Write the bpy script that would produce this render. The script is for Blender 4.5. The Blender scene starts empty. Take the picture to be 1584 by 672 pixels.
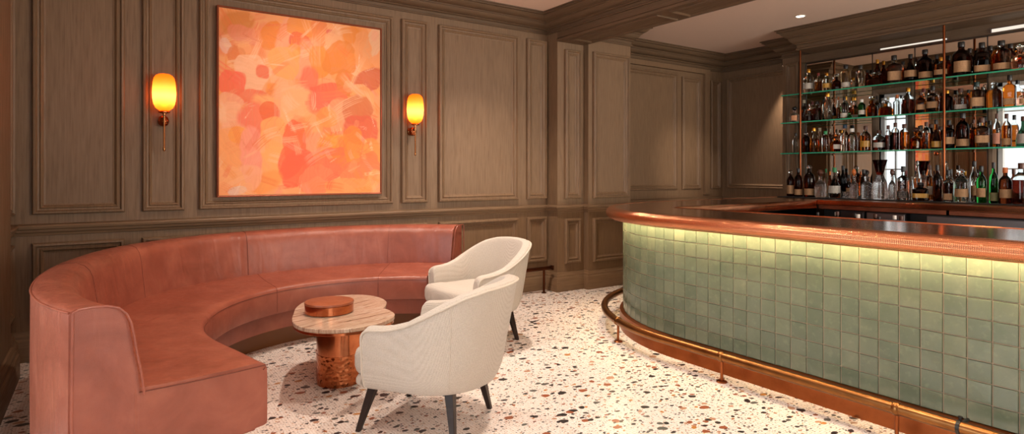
import bpy, bmesh, math, random
import numpy as np
from mathutils import Vector, Matrix
random.seed(7)
PI = math.pi
COL = bpy.context.scene.collection

# ------------------------------------------------------------------ helpers
def lin(h):
    h = h.lstrip('#')
    r = []
    for i in (0, 2, 4):
        c = int(h[i:i+2], 16) / 255
        r.append(c/12.92 if c <= .04045 else ((c+.055)/1.055)**2.4)
    return (r[0], r[1], r[2], 1)

class NT:
    """tiny node builder"""
    def __init__(s, name):
        s.m = bpy.data.materials.new(name); s.m.use_nodes = True
        s.t = s.m.node_tree; s.t.nodes.clear()
        s.out = s.t.nodes.new('ShaderNodeOutputMaterial')
    def n(s, ty, ins=None, **kw):
        x = s.t.nodes.new('ShaderNode' + ty)
        for k, v in kw.items(): setattr(x, k, v)
        for k, v in (ins or {}).items():
            sock = x.inputs[k]
            if isinstance(v, bpy.types.NodeSocket): s.t.links.new(v, sock)
            else: sock.default_value = v
        return x
    def math(s, op, a, b=0., c=None):
        x = s.n('Math', operation=op)
        for i, v in enumerate((a, b) if c is None else (a, b, c)):
            if isinstance(v, bpy.types.NodeSocket): s.t.links.new(v, x.inputs[i])
            else: x.inputs[i].default_value = v
        return x.outputs[0]
    def mix(s, f, a, b, blend='MIX'):
        x = s.n('Mix', data_type='RGBA', blend_type=blend)
        for i, v in ((0, f), (6, a), (7, b)):
            if isinstance(v, bpy.types.NodeSocket): s.t.links.new(v, x.inputs[i])
            else: x.inputs[i].default_value = v
        return x.outputs[2]
    def coord(s, scale=(1, 1, 1), rot=(0, 0, 0), which='Object'):
        tc = s.n('TexCoord'); mp = s.n('Mapping', {'Vector': tc.outputs[which], 'Scale': scale, 'Rotation': rot})
        return mp.outputs[0]
    def noise(s, vec, scale, detail=3, rough=.55, dist=0):
        return s.n('TexNoise', {'Vector': vec, 'Scale': scale, 'Detail': detail, 'Roughness': rough, 'Distortion': dist})
    def vor(s, vec, scale, rand=1., **kw):
        return s.n('TexVoronoi', {'Vector': vec, 'Scale': scale, 'Randomness': rand}, **kw)
    def ramp(s, f, stops, interp='LINEAR'):
        x = s.n('ValToRGB', {'Fac': f}); cr = x.color_ramp; cr.interpolation = interp
        while len(cr.elements) < len(stops): cr.elements.new(.5)
        for e, (p, c) in zip(cr.elements, stops): e.position = p; e.color = c
        return x.outputs[0]
    def bump(s, h, strength=.3, dist=.01, normal=None):
        d = {'Height': h, 'Strength': strength, 'Distance': dist}
        if normal is not None: d['Normal'] = normal
        return s.n('Bump', d).outputs[0]
    def bsdf(s, **ins):
        b = s.n('BsdfPrincipled', {k.replace('_', ' '): v for k, v in ins.items()})
        s.t.links.new(b.outputs[0], s.out.inputs[0]); return b

MAT = {}
def simple(name, col, rough=.5, metal=0., **kw):
    t = NT(name); t.bsdf(Base_Color=lin(col), Roughness=rough, Metallic=metal, **kw); MAT[name] = t.m; return t.m

class MB:
    def __init__(s): s.v = []; s.f = []
    def add(s, vs, fs):
        b = len(s.v); s.v += [tuple(p) for p in vs]; s.f += [tuple(b+i for i in q) for q in fs]; return s
    def box(s, x0, x1, y0, y1, z0, z1):
        if x0 > x1: x0, x1 = x1, x0
        if y0 > y1: y0, y1 = y1, y0
        return s.add([(x0,y0,z0),(x1,y0,z0),(x1,y1,z0),(x0,y1,z0),(x0,y0,z1),(x1,y0,z1),(x1,y1,z1),(x0,y1,z1)],
                     [(0,3,2,1),(4,5,6,7),(0,1,5,4),(1,2,6,5),(2,3,7,6),(3,0,4,7)])
    def loops(s, L, closed_u=False, cap=True, closed_loop=True):
        """skin a list of equally long point loops"""
        n = len(L[0]); b = len(s.v)
        for l in L: s.v += [tuple(p) for p in l]
        m = len(L)
        for i in range(m if closed_u else m-1):
            j = (i+1) % m
            for k in range(n if closed_loop else n-1):
                k2 = (k+1) % n
                s.f.append((b+i*n+k, b+i*n+k2, b+j*n+k2, b+j*n+k))
        if cap and not closed_u and closed_loop:
            s.f.append(tuple(b+k for k in range(n-1, -1, -1)))
            s.f.append(tuple(b+(m-1)*n+k for k in range(n)))
        return s
    def lathe(s, prof, c=(0,0,0), seg=24, sup=None, flute=0, axis='z'):
        L = []
        for r, z in prof:
            l = []
            for k in range(seg):
                a = 2*PI*k/seg; ca, sa = math.cos(a), math.sin(a); rr = r
                if sup: rr = r / (abs(ca)**sup + abs(sa)**sup)**(1/sup)
                if flute and k % 2: rr *= 1-flute
                p = (rr*ca, rr*sa, z)
                if axis == 'y': p = (p[0], p[2], p[1])
                if axis == 'x': p = (p[2], p[0], p[1])
                l.append((c[0]+p[0], c[1]+p[1], c[2]+p[2]))
            L.append(l)
        return s.loops(L)
    def tube(s, path, r, seg=10, closed=False):
        P = [Vector(p) for p in path]; n = len(P); L = []; up = None
        for i in range(n):
            a = P[(i-1) % n] if (closed or i > 0) else P[i]
            b = P[(i+1) % n] if (closed or i < n-1) else P[i]
            t = (b-a); t = t.normalized() if t.length > 1e-9 else Vector((0,0,1))
            if up is None:
                up = Vector((0,0,1)) if abs(t.z) < .9 else Vector((1,0,0))
            x = up.cross(t)
            if x.length < 1e-4: x = Vector((1,0,0)).cross(t)
            x.normalize(); y = t.cross(x); up = y
            rr = r[i] if isinstance(r, (list, tuple)) else r
            L.append([P[i]+x*rr*math.cos(2*PI*k/seg)+y*rr*math.sin(2*PI*k/seg) for k in range(seg)])
        return s.loops(L, closed_u=closed)
    def prism(s, poly, z0, z1):
        n = len(poly)
        return s.add([(x,y,z0) for x,y in poly]+[(x,y,z1) for x,y in poly],
                     [tuple(range(n-1,-1,-1)), tuple(range(n,2*n))]+[(i,(i+1)%n,n+(i+1)%n,n+i) for i in range(n)])
    def sweep(s, path, prof, cap=True):
        """plan polyline (x, y); prof of (offset to the right of travel, z), mitred at corners"""
        n = len(path); N = []
        for i in range(n-1):
            dx, dy = path[i+1][0]-path[i][0], path[i+1][1]-path[i][1]; l = math.hypot(dx, dy); N.append((dy/l, -dx/l))
        L = []
        for i in range(n):
            a = N[max(0, i-1)]; b = N[min(n-2, i)]
            k = 1+a[0]*b[0]+a[1]*b[1]; m = ((a[0]+b[0])/k, (a[1]+b[1])/k)
            L.append([(path[i][0]+m[0]*o, path[i][1]+m[1]*o, z) for o, z in prof])
        return s.loops(L, cap=cap)
    def frame(s, o, u, n, u0, u1, z0, z1, prof):
        """mitred rectangular moulding on the vertical plane through o with axis u and normal n; prof of (inset, height)"""
        L = []
        for a, h in prof:
            l = []
            for (p, z) in ((u0+a, z0+a), (u1-a, z0+a), (u1-a, z1-a), (u0+a, z1-a)):
                l.append((o[0]+u[0]*p+n[0]*h, o[1]+u[1]*p+n[1]*h, z))
            L.append(l)
        return s.loops(L, cap=False)
    def build(s, name, mat, parent=None, smooth=False, bevel=0, world=True, sub=0, angle=40, fix=True, bseg=2):
        me = bpy.data.meshes.new(name)
        off = Vector((0,0,0))
        if parent is not None and world:
            q = parent
            while q is not None: off += q.location; q = q.parent
        me.from_pydata([tuple(Vector(p)-off) for p in s.v], [], s.f)
        if fix:
            bm = bmesh.new(); bm.from_mesh(me); bmesh.ops.recalc_face_normals(bm, faces=bm.faces); bm.to_mesh(me); bm.free()
        o = bpy.data.objects.new(name, me); COL.objects.link(o)
        if mat: me.materials.append(MAT[mat] if isinstance(mat, str) else mat)
        if parent is not None: o.parent = parent
        if bevel:
            b = o.modifiers.new('Bevel', 'BEVEL'); b.width = bevel; b.segments = bseg; b.limit_method = 'ANGLE'; b.angle_limit = math.radians(35)
        if sub:
            q = o.modifiers.new('Sub', 'SUBSURF'); q.levels = q.render_levels = sub
        if smooth or bevel or sub:
            me.shade_smooth()
            if not sub: me.set_sharp_from_angle(angle=math.radians(angle))
        return o

def tag(o, label=None, cat=None, group=None, kind=None):
    if label: o['label'] = label
    if cat: o['category'] = cat
    if group: o['group'] = group
    if kind: o['kind'] = kind
    return o
def thing(name, label, cat, loc=(0,0,0), rz=0, group=None):
    o = bpy.data.objects.new(name, None); COL.objects.link(o); o.empty_display_size = .1
    o.location = loc; o.rotation_euler = (0,0,rz)
    return tag(o, label, cat, group)
def struct(o): return tag(o, kind='structure')
def copy_tree(o, parent=None):
    c = o.copy(); COL.objects.link(c)
    if parent is not None: c.parent = parent
    for ch in list(o.children): copy_tree(ch, c)
    return c
def lerp(a, b, t): return a+(b-a)*t
def interp(x, xs, ys):
    return float(np.interp(x, xs, ys))

# ------------------------------------------------------------------ materials
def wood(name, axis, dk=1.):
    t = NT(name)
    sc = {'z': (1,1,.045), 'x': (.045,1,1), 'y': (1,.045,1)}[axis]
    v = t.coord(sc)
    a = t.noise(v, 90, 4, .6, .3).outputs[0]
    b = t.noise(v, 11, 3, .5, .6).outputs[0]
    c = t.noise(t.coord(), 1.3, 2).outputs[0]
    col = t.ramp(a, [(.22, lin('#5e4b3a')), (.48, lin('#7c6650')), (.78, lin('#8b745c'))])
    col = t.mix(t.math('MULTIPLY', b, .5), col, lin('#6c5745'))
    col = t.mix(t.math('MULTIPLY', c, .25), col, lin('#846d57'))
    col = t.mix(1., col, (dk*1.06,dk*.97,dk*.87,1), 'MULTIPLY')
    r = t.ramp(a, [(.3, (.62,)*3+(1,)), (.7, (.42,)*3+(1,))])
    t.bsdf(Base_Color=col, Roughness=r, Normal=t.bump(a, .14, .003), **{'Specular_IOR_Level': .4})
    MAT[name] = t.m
wood('dark_oak_east', 'x', .66); wood('dark_oak_north', 'y', .66)  # same oak darkened, shade of crown, beam and bulkhead put into the colour
wood('oak_upright', 'z'); wood('oak_east', 'x'); wood('oak_north', 'y')

def terrazzo():
    t = NT('terrazzo')
    base = t.coord()
    warp = t.noise(base, 9, 2, .5)
    wv = t.n('VectorMath', {0: warp.outputs['Color'], 1: (.5,.5,.5)}, operation='SUBTRACT').outputs[0]
    wv = t.n('VectorMath', {0: wv, 'Scale': .05}, operation='SCALE').outputs[0]
    warped = t.n('VectorMath', {0: base, 1: wv}, operation='ADD').outputs[0]
    # small round mosaic ground
    dots = t.vor(base, 62, .22)
    cell = t.n('SeparateColor', {0: dots.outputs['Color']}).outputs
    ground = t.mix(cell[0], lin('#efe8e2'), lin('#f7f3f0'))
    ground = t.mix(t.math('MULTIPLY', cell[1], .5), ground, lin('#f0ddd0'))
    big = t.noise(base, .9, 2).outputs[0]
    ground = t.mix(t.math('MULTIPLY', big, .35), ground, lin('#f3e2d8'))
    edge = t.math('GREATER_THAN', dots.outputs['Distance'], .46)
    col = t.mix(t.math('MULTIPLY', edge, .5), ground, lin('#c3aa98'))
    chips = [(lin('#1f1e22'), 0), (lin('#2e3033'), .22), (lin('#a9621f'), .38), (lin('#7d3a20'), .52), (lin('#bd7c34'), .64), (lin('#5a5d57'), .76), (lin('#96502f'), .86), (lin('#b98a6c'), .94)]
    dark = [(lin('#29292e'), 0), (lin('#45474a'), .45), (lin('#a9703a'), .65), (lin('#7d5a44'), .85)]
    def layer(col, scale, rot, stretch, keep, r0, r1, stops):
        mp = t.n('Mapping', {'Vector': warped, 'Rotation': (0,0,rot), 'Scale': (1, stretch, 1), 'Location': (scale*.37, rot, 0)}).outputs[0]
        vo = t.vor(mp, scale, 1.)
        c = t.n('SeparateColor', {0: vo.outputs['Color']}).outputs
        rad = t.math('MULTIPLY_ADD', c[1], r1-r0, r0)
        m = t.math('MULTIPLY', t.math('LESS_THAN', vo.outputs['Distance'], rad), t.math('LESS_THAN', c[0], keep))
        cc = t.ramp(c[2], [(p, q) for q, p in stops], 'CONSTANT')
        vn = t.noise(base, 160, 2).outputs[0]
        cc = t.mix(t.math('MULTIPLY', vn, .10), cc, lin('#8a7f74'))
        return t.mix(m, col, cc)
    col = layer(col, 75, .4, 1.1, .46, .18, .36, dark)
    col = layer(col, 38, 1.1, 1.25, .42, .16, .38, chips)
    col = layer(col, 21, .5, 1.35, .52, .18, .40, chips)
    col = layer(col, 11.5, -.35, 1.4, .62, .20, .38, chips)
    t.bsdf(Base_Color=col, Roughness=.30, **{'Specular_IOR_Level': .45})
    MAT['terrazzo'] = t.m
terrazzo()

def plaster():
    t = NT('plaster')
    a = t.noise(t.coord(), 30, 3).outputs[0]
    t.bsdf(Base_Color=lin('#eed0bc'), Roughness=.9, Normal=t.bump(a, .05, .002)); MAT['plaster'] = t.m
plaster()

def leather(name, c0, c1, c2, fold=.45, fs=7):
    t = NT(name)
    v = t.coord()
    a = t.noise(v, 5, 4, .6, .5).outputs[0]
    b = t.noise(v, 34, 3, .6).outputs[0]
    g = t.vor(v, 420, 1.).outputs['Distance']
    col = t.ramp(a, [(.3, lin(c0)), (.5, lin(c1)), (.72, lin(c2))])
    col = t.mix(t.math('MULTIPLY', b, .3), col, lin(c0))
    w = t.noise(t.coord((1,1,.25)), fs, 2, .5, .6).outputs[0]
    h = t.math('ADD', t.math('MULTIPLY', w, 1.0), t.math('MULTIPLY', g, .03))
    r = t.ramp(b, [(.3, (.30,)*3+(1,)), (.7, (.40,)*3+(1,))])
    t.bsdf(Base_Color=col, Roughness=r, Normal=t.bump(h, fold, .014), **{'Specular_IOR_Level': .55, 'Coat_Weight': .12, 'Coat_Roughness': .3})
    MAT[name] = t.m
leather('leather', '#894735', '#985240', '#a8614c')
leather('leather_back', '#894735', '#985240', '#a8614c', .85, 9)
simple('leather_seam', '#6c3526', .6)
leather('leather_lid', '#8e4a2e', '#9a5536', '#a65f3e')

def weave(name, c0, c1):
    t = NT(name)
    v = t.coord((1,1,1))
    ws = []
    for ax in ((1,1,0), (1,-1,0)):
        pass
    vo = t.vor(v, 185, .3)
    n2 = t.noise(v, 240, 2).outputs[0]
    col = t.mix(vo.outputs['Distance'], lin(c1), lin(c0))
    big = t.noise(v, 5, 2).outputs[0]
    col = t.mix(t.math('MULTIPLY', big, .25), col, lin(c0))
    h = t.math('SUBTRACT', t.math('MULTIPLY', n2, .4), vo.outputs['Distance'])
    t.bsdf(Base_Color=col, Roughness=.92, Normal=t.bump(h, .7, .006), **{'Sheen_Weight': .25, 'Sheen_Roughness': .5})
    MAT[name] = t.m
weave('boucle', '#b4a899', '#e5ddd2')
simple('boucle_piping', '#cbc1b3', .9)

def copper(name, base, rough, bscale=0, bstr=0, rand=1., blotch='#7a3a1e', bd=.004):
    t = NT(name)
    v = t.coord()
    a = t.noise(v, 6, 4, .6).outputs[0]
    col = t.mix(t.ramp(a, [(.4, (0,0,0,1)), (.75, (.6,.6,.6,1))]), lin(base), lin(blotch))
    d = dict(Base_Color=col, Metallic=1., Roughness=rough)
    if bscale:
        vo = t.vor(v, bscale, rand)
        d['Normal'] = t.bump(vo.outputs['Distance'], bstr, bd)
    t.bsdf(**d); MAT[name] = t.m
copper('copper_hammered', '#c8764c', .26, 68, .9, .35, '#b8643c', .006)
copper('copper_polished', '#c67a52', .16)
copper('copper_dented', '#bd7047', .14, 40, .5, 1., '#6d3318', .006)
copper('copper_aged', '#9c5a34', .34, 0, 0, 1., '#6f3a1f')
copper('copper_top', '#b98465', .17, 0, 0, 1., '#855b45')
copper('copper_band', '#86513a', .3, 110, .6, .3, '#5f3524', .004)
copper('copper_dark', '#7d4528', .3, 0, 0, 1., '#4f2a18')
copper('brass', '#8c6038', .32, 0, 0, 1., '#5f3a1c')
copper('brass_bright', '#c08a5a', .2, 0, 0, 1., '#8a5a34')
copper('bronze_dark', '#4d2c1c', .35)
simple('brass_wood', '#7d4c24', .35)
simple('frame_copper', '#8a4a30', .4, .6)

def tiles():
    t = NT('zellige')
    ge = t.n('NewGeometry')
    rnd = ge.outputs['Random Per Island']
    v = t.coord()
    a = t.noise(v, 7, 4, .6, .4).outputs[0]
    b = t.noise(v, 26, 3, .6).outputs[0]
    col = t.ramp(rnd, [(0, lin('#626d5e')), (.35, lin('#6a7565')), (.6, lin('#6f7968')), (.85, lin('#757d6a')), (1, lin('#677263'))])
    col = t.mix(t.ramp(a, [(.35, (0,0,0,1)), (.7, (.75,)*3+(1,))]), col, lin('#5a6958'))
    col = t.mix(t.ramp(b, [(.55, (0,0,0,1)), (.8, (.35,)*3+(1,))]), col, lin('#939c84'))
    t.bsdf(Base_Color=col, Roughness=.2, Normal=t.bump(t.math('ADD', a, t.math('MULTIPLY', b, .4)), .18, .01), **{'Specular_IOR_Level': .5})
    MAT['zellige'] = t.m
def nosing():
    t = NT('copper_hammered_nosing')
    at = t.n('Attribute', attribute_name='along').outputs['Vector']
    x = t.n('SeparateXYZ', {0: at}).outputs
    k = 2*PI/.0125
    a = t.math('SINE', t.math('MULTIPLY', t.math('ADD', x[0], x[1]), k*.72)); b = t.math('SINE', t.math('MULTIPLY', t.math('SUBTRACT', x[0], x[1]), k*.72))
    h = t.math('MULTIPLY', a, b)
    v = t.coord(); n = t.noise(v, 5, 3).outputs[0]
    col = t.mix(t.math('MULTIPLY', n, .5), lin('#e39a72'), lin('#c4764f'))
    t.bsdf(Base_Color=col, Metallic=1., Roughness=.2, Normal=t.bump(h, .65, .0012)); MAT['copper_hammered_nosing'] = t.m
nosing()
tiles()
simple('grout', '#a8937f', .9)

def travertine():
    t = NT('travertine')
    v = t.coord((1.0,1,1), (0,0,-.28))
    d = t.noise(v, 2.2, 3).outputs['Color']
    wv = t.n('VectorMath', {0: v, 1: t.n('VectorMath', {0: d, 'Scale': .13}, operation='SCALE').outputs[0]}, operation='ADD').outputs[0]
    st = t.n('Mapping', {'Vector': wv, 'Scale': (1.2, 17, 1)}).outputs[0]
    a = t.noise(st, 2.2, 5, .65).outputs[0]
    col = t.ramp(a, [(.30, lin('#6a4a36')), (.40, lin('#a3806a')), (.47, lin('#cdb49c')), (.53, lin('#b3917a')), (.60, lin('#d8c6b2')), (.68, lin('#8f6a50')), (.8, lin('#c4a890'))])
    t.bsdf(Base_Color=col, Roughness=.12, **{'Specular_IOR_Level': .5}); MAT['travertine'] = t.m
travertine()
simple('leg_wood', '#22130d', .35)
simple('black', '#0d0b0a', .45)
simple('black_rubber', '#0b0a0a', .8)
simple('white_trim', '#e8e2da', .5)
simple('steel', '#8f8a8a', .32, 1.)
simple('steel_dark', '#4a4646', .4, 1.)
simple('mirror_glass', '#d2cec6', .015, 1.)
def emit(name, col, k):
    t = NT(name); e = t.n('Emission', {'Color': lin(col), 'Strength': k}); t.t.links.new(e.outputs[0], t.out.inputs[0]); MAT[name] = t.m
emit('lamp_lens', '#ffe6c8', 14)
emit('led_warm', '#ffdaa0', 125)
emit('led_cool', '#fff2e0', 1.0)
emit('bulb', '#ffb648', 6)
def shade_glass():
    t = NT('amber_shade')
    z = t.n('SeparateXYZ', {0: t.n('TexCoord').outputs['Object']}).outputs[2]
    f = t.math('DIVIDE', z, .30)
    q = 1/5.
    col = t.ramp(f, [(0, (1.0*q,.14*q,.005*q,1)), (.16, (2.4*q,.45*q,.03*q,1)), (.36, (4.6*q,1.0*q,.32*q,1)), (.52, (3.6*q,.74*q,.14*q,1)), (.74, (1.5*q,.25*q,.012*q,1)), (1, (.55*q,.09*q,.004*q,1))], 'B_SPLINE')
    e = t.n('Emission', {'Color': col, 'Strength': 5.})
    g = t.n('BsdfPrincipled', {'Base Color': lin('#f2921c'), 'Roughness': .55, 'Transmission Weight': .85, 'IOR': 1.3})
    x = t.n('AddShader'); t.t.links.new(e.outputs[0], x.inputs[0]); t.t.links.new(g.outputs[0], x.inputs[1])
    t.t.links.new(x.outputs[0], t.out.inputs[0]); MAT['amber_shade'] = t.m
shade_glass()
def pane():
    t = NT('pane_glass')
    a = t.n('BsdfTransparent', {'Color': (.95,.97,.97,1)}); g = t.n('BsdfGlossy', {'Roughness': .02})
    m = t.n('MixShader', {0: .06}); t.t.links.new(a.outputs[0], m.inputs[1]); t.t.links.new(g.outputs[0], m.inputs[2])
    t.t.links.new(m.outputs[0], t.out.inputs[0]); MAT['pane_glass'] = t.m
pane()
def glass(name, col, ior=1.25, rough=0.):
    t = NT(name); t.bsdf(Base_Color=lin(col), Roughness=rough, IOR=ior, **{'Transmission_Weight': 1.}); MAT[name] = t.m
for nm, c in dict(amber='#a04f14', dark='#4a1d0a', red='#54140a', orange='#d8691a', rose='#d69a80', green='#2f9a45', deepgreen='#22402c', copper='#b8602c', black='#14100e').items():
    glass('liquor_'+nm, c)
glass('liquor_clear', '#e6ecea'); glass('liquor_cream', '#e8d8b8', 1.2, .25); glass('liquor_frost', '#e8dcd8', 1.25, .18)
glass('crystal', '#f2f4f2', 1.45)
t_ = NT('cut_crystal'); v_ = t_.coord(); vo_ = t_.vor(v_, 62, .15); vo2_ = t_.vor(v_, 120, .6)
t_.bsdf(Base_Color=lin('#efe9e6'), Roughness=.02, IOR=1.42, Normal=t_.bump(t_.math('ADD', vo_.outputs['Distance'], t_.math('MULTIPLY', vo2_.outputs['Distance'], .4)), .8, .006), **{'Transmission_Weight': 1.}); MAT['cut_crystal'] = t_.m
glass('shelf_glass', '#a9e2c6', 1.35)
t_ = NT('shelf_edge'); t_.bsdf(Base_Color=lin('#3cc095'), Roughness=.1, **{'Transmission_Weight': .25}); MAT['shelf_edge'] = t_.m
for nm, c, r in (('tan','#a57e58',.7), ('white','#bdb6ab',.7), ('gold','#b98a35',.35), ('peach','#d99a70',.7), ('grey','#9b948c',.7), ('brown','#8a5c3c',.7), ('silver','#b9b4ac',.4), ('rose','#b9806a',.7), ('olive','#6d6a44',.7), ('black','#181412',.5)):
    t = NT('label_'+nm)
    v = t.coord((1,1,1))
    z = t.n('SeparateXYZ', {0: v}).outputs[2]
    ln = t.math('GREATER_THAN', t.math('SINE', t.math('MULTIPLY', z, 620.)), .45)
    br = t.math('GREATER_THAN', t.noise(t.coord((1,1,.15)), 170, 1).outputs[0], .47)
    dk = lin('#4a3626') if nm != 'black' else lin('#b9a48c')
    t.bsdf(Base_Color=t.mix(t.math('MULTIPLY', t.math('MULTIPLY', ln, br), .55), lin(c), dk), Roughness=r); MAT['label_'+nm] = t.m
for nm, c, r, m in (('gold','#c08a3a',.3,1.), ('red','#6a1a12',.4,0), ('black','#100d0c',.35,0), ('cream','#d9c8a8',.5,0), ('green','#1f7a45',.35,0), ('orange','#c2662a',.4,0), ('white','#d8d4cc',.5,0), ('brown','#4a2616',.4,0), ('teal','#15302f',.35,0), ('copper','#b0602f',.3,1.), ('blue','#3c4f66',.35,0)):
    simple('cap_'+nm, c, r, m)
# ------------------------------------------------------------------ the setting
YN, XP0, XP1, XP2 = 5.68, 4.40, 4.81, 5.52
Y1, Y2, YB, XE = 5.48, 5.40, 6.0, 8.2
ZC = 3.25
def st(name, mb, mat, parent=None, **kw):
    o = mb.build(name, mat, parent, **kw)
    return o if parent is not None else struct(o)
floor = st('floor', MB().box(-3.1, 8.6, -3.6, 6.4, -.1, 0), 'terrazzo')
ceil = st('ceiling', MB().box(-3.1, 8.6, -3.6, 6.4, ZC, ZC+.12), 'plaster')
wn = MB().box(-3.0, XP0, YN, 6.3, 0, ZC).box(XP0, XP1, Y1, 6.3, 0, ZC).box(XP1, XP2, Y2, 6.3, 0, ZC).box(XP2, 8.5, YB, 6.3, 0, ZC)
wall_n = st('wall_north', wn, 'oak_upright')
wall_w = st('wall_west', MB().box(-2.95, -.56, 3.8, YN, 0, ZC).box(-.56, -.515, 3.8, 5.22, 0, ZC)
            .box(-3.0, -2.75, -3.4, .6, 0, ZC).box(-3.0, -2.75, 3.5, 4.75, 0, ZC).box(-3.0, -2.75, .6, 3.5, 0, .7).box(-3.0, -2.75, .6, 3.5, 2.75, ZC), 'oak_upright')
wall_s = st('wall_south', MB().box(-2.75, 8.5, -3.5, -3.25, 0, .55).box(-2.75, 8.5, -3.5, -3.25, 2.8, ZC).box(-2.75, -1.6, -3.5, -3.25, .55, 2.8)
            .box(1.2, 1.9, -3.5, -3.25, .55, 2.8).box(4.5, 5.0, -3.5, -3.25, .55, 2.8).box(7.4, 8.5, -3.5, -3.25, .55, 2.8), 'oak_upright')
# east wall with the mirrored back-bar bay; two openings stand in for windows reflected behind the shelves
XM = 7.89
W1 = (3.19, 3.51, 1.13, 2.36); W2 = (1.25, 2.34, 1.13, 2.36)
XO = 8.0
we = MB().box(XE, 8.5, 4.70, 6.0, 0, ZC)
we.box(XM, 8.5, 4.46, 4.78, 0, ZC)
we.box(XM, XO, -3.25, 4.46, 0, W1[2]).box(XM, XO, -3.25, 4.46, W1[3], ZC)
we.box(XM, XO, W1[1], 4.46, W1[2], W1[3]).box(XM, XO, W2[1], W1[0], W1[2], W1[3]).box(XM, XO, -3.25, W2[0], W1[2], W1[3])
wall_e = st('wall_east', we, 'oak_upright')

PROF = [(0,0),(0,.026),(.008,.038),(.022,.040),(.028,.026),(.031,.020),(.042,.018),(.052,.026),(.060,.020),(.068,.007),(.080,.004),(.080,0)]
SLIM = [(a*.72, h*.8) for a, h in PROF]
def panel(parent, o, u, n, a, b, z0, z1, prof=PROF):
    m = MB().frame(o, u, n, a, b, z0, z1, prof)
    return m.build('wall_panel', 'oak_upright', parent)
N0 = ((0,YN,0), (1,0,0), (0,-1,0))
for a, b in ((-.437,.141),(.259,.559),(.668,2.414),(2.51,2.802),(2.935,3.962),(4.09,4.38)):
    panel(wall_n, *N0, a, b, 1.085, 2.972)
    if b - a > 1.3: panel(wall_n, *N0, a, b, .34, .872)
    else: panel(wall_n, *N0, a, b, .34, .872)
for o, a, b, zt in (((0,Y1,0), 4.50, 4.745, 2.86), ((0,Y2,0), 4.875, 5.475, 2.86)):
    panel(wall_n, o, (1,0,0), (0,-1,0), a, b, 1.09, zt); panel(wall_n, o, (1,0,0), (0,-1,0), a, b, .32, .85)
for a, b, z1 in ((5.72,7.10,2.88),(7.21,7.64,2.85),(7.90,8.13,2.85)):
    panel(wall_n, (0,YB,0), (1,0,0), (0,-1,0), a, b, 1.145, z1, PROF if b-a > .4 else SLIM)
    panel(wall_n, (0,YB,0), (1,0,0), (0,-1,0), a, b, .34, .87, PROF if b-a > .4 else SLIM)
st('wall_pilaster', MB().box(7.72, 7.83, 5.955, 6.0, 1.06, 3.0).box(5.55, 7.83, 5.945, 6.0, 2.93, 3.0), 'oak_upright', wall_n)
panel(wall_e, (XE,0,0), (0,1,0), (-1,0,0), 4.86, 5.90, 1.15, 2.90)
panel(wall_e, (XE,0,0), (0,1,0), (-1,0,0), 4.86, 5.90, .34, .87)
panel(wall_e, (XM,0,0), (0,1,0), (-1,0,0), 4.54, 4.73, 1.15, 2.92, SLIM)
for y0, y1 in ((5.30, 5.62),):
    panel(wall_w, (-.515 if y0 < 5 else -.56, 0, 0), (0,1,0), (1,0,0), y0, y1, 1.085, 2.97, SLIM)
    panel(wall_w, (-.515 if y0 < 5 else -.56, 0, 0), (0,1,0), (1,0,0), y0, y1, .34, .87, SLIM)

# mouldings that run round the walls
LINE_L = [(-.515,3.8),(-.515,5.22),(-.56,5.22),(-.56,YN),(XP0,YN),(XP0,Y1),(XP1,Y1),(XP1,Y2),(XP2,Y2),(XP2,YB),(XE,YB),(XE,4.78),(XM,4.78),(XM,4.47)]
RAIL = [(0,.925),(.012,.928),(.018,.945),(.030,.955),(.034,.972),(.046,.980),(.050,.996),(.044,1.008),(.022,1.014),(0,1.016)]
BASE = [(0,0),(.045,0),(.045,.150),(.040,.160),(.030,.168),(.028,.186),(.016,.200),(.012,.216),(0,.222)]
CROWN = [(0,-.250),(.018,-.250),(.022,-.240),(.018,-.230),(.009,-.226),(.009,-.190),(.022,-.187),(.030,-.179),(.029,-.170),(.046,-.164),(.070,-.148),(.086,-.126),(.092,-.108),(.106,-.106),(.106,-.093),(.128,-.085),(.152,-.066),(.169,-.045),(.174,-.035),(.197,-.033),(.197,-.013),(.215,-.011),(.218,0),(0,0)]
st('trim_1', MB().sweep([(-.56,5.205)]+LINE_L[3:], RAIL), 'oak_east', smooth=True, angle=28)
st('baseboard_north', MB().sweep(LINE_L, BASE), 'oak_east', smooth=True, angle=28)
cr = lambda z, k=1, kz=1: [(o*k, z+h*kz) for o, h in CROWN]
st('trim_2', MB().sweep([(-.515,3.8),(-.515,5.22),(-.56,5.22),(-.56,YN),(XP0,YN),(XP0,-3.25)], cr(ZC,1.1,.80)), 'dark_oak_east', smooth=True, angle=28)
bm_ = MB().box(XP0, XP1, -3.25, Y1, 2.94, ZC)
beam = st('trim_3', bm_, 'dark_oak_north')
sof = MB()
for y0, y1 in ((4.0, 5.28), (1.3, 3.85), (-1.4, 1.15)):
    L = []
    for a, h in ((0,0),(0,.014),(.016,.014),(.026,.006),(.034,0)):
        L.append([(XP0+.05+a, y0+a, 2.94-h), (XP1-.05-a, y0+a, 2.94-h), (XP1-.05-a, y1-a, 2.94-h), (XP0+.05+a, y1-a, 2.94-h)])
    sof.loops(L, cap=False)
sof.sweep([(XP0,Y1),(XP0,-3.25)], [(0,2.94),(.014,2.94),(.014,2.965),(.004,2.975),(0,2.98)])
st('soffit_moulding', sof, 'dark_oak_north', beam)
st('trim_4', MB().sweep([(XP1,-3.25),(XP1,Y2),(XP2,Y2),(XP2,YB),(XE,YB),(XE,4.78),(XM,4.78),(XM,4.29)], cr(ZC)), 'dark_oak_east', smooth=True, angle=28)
bk = st('trim_5', MB().box(7.43, XM, -3.25, 4.29, 2.985, ZC), 'dark_oak_north')
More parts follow.
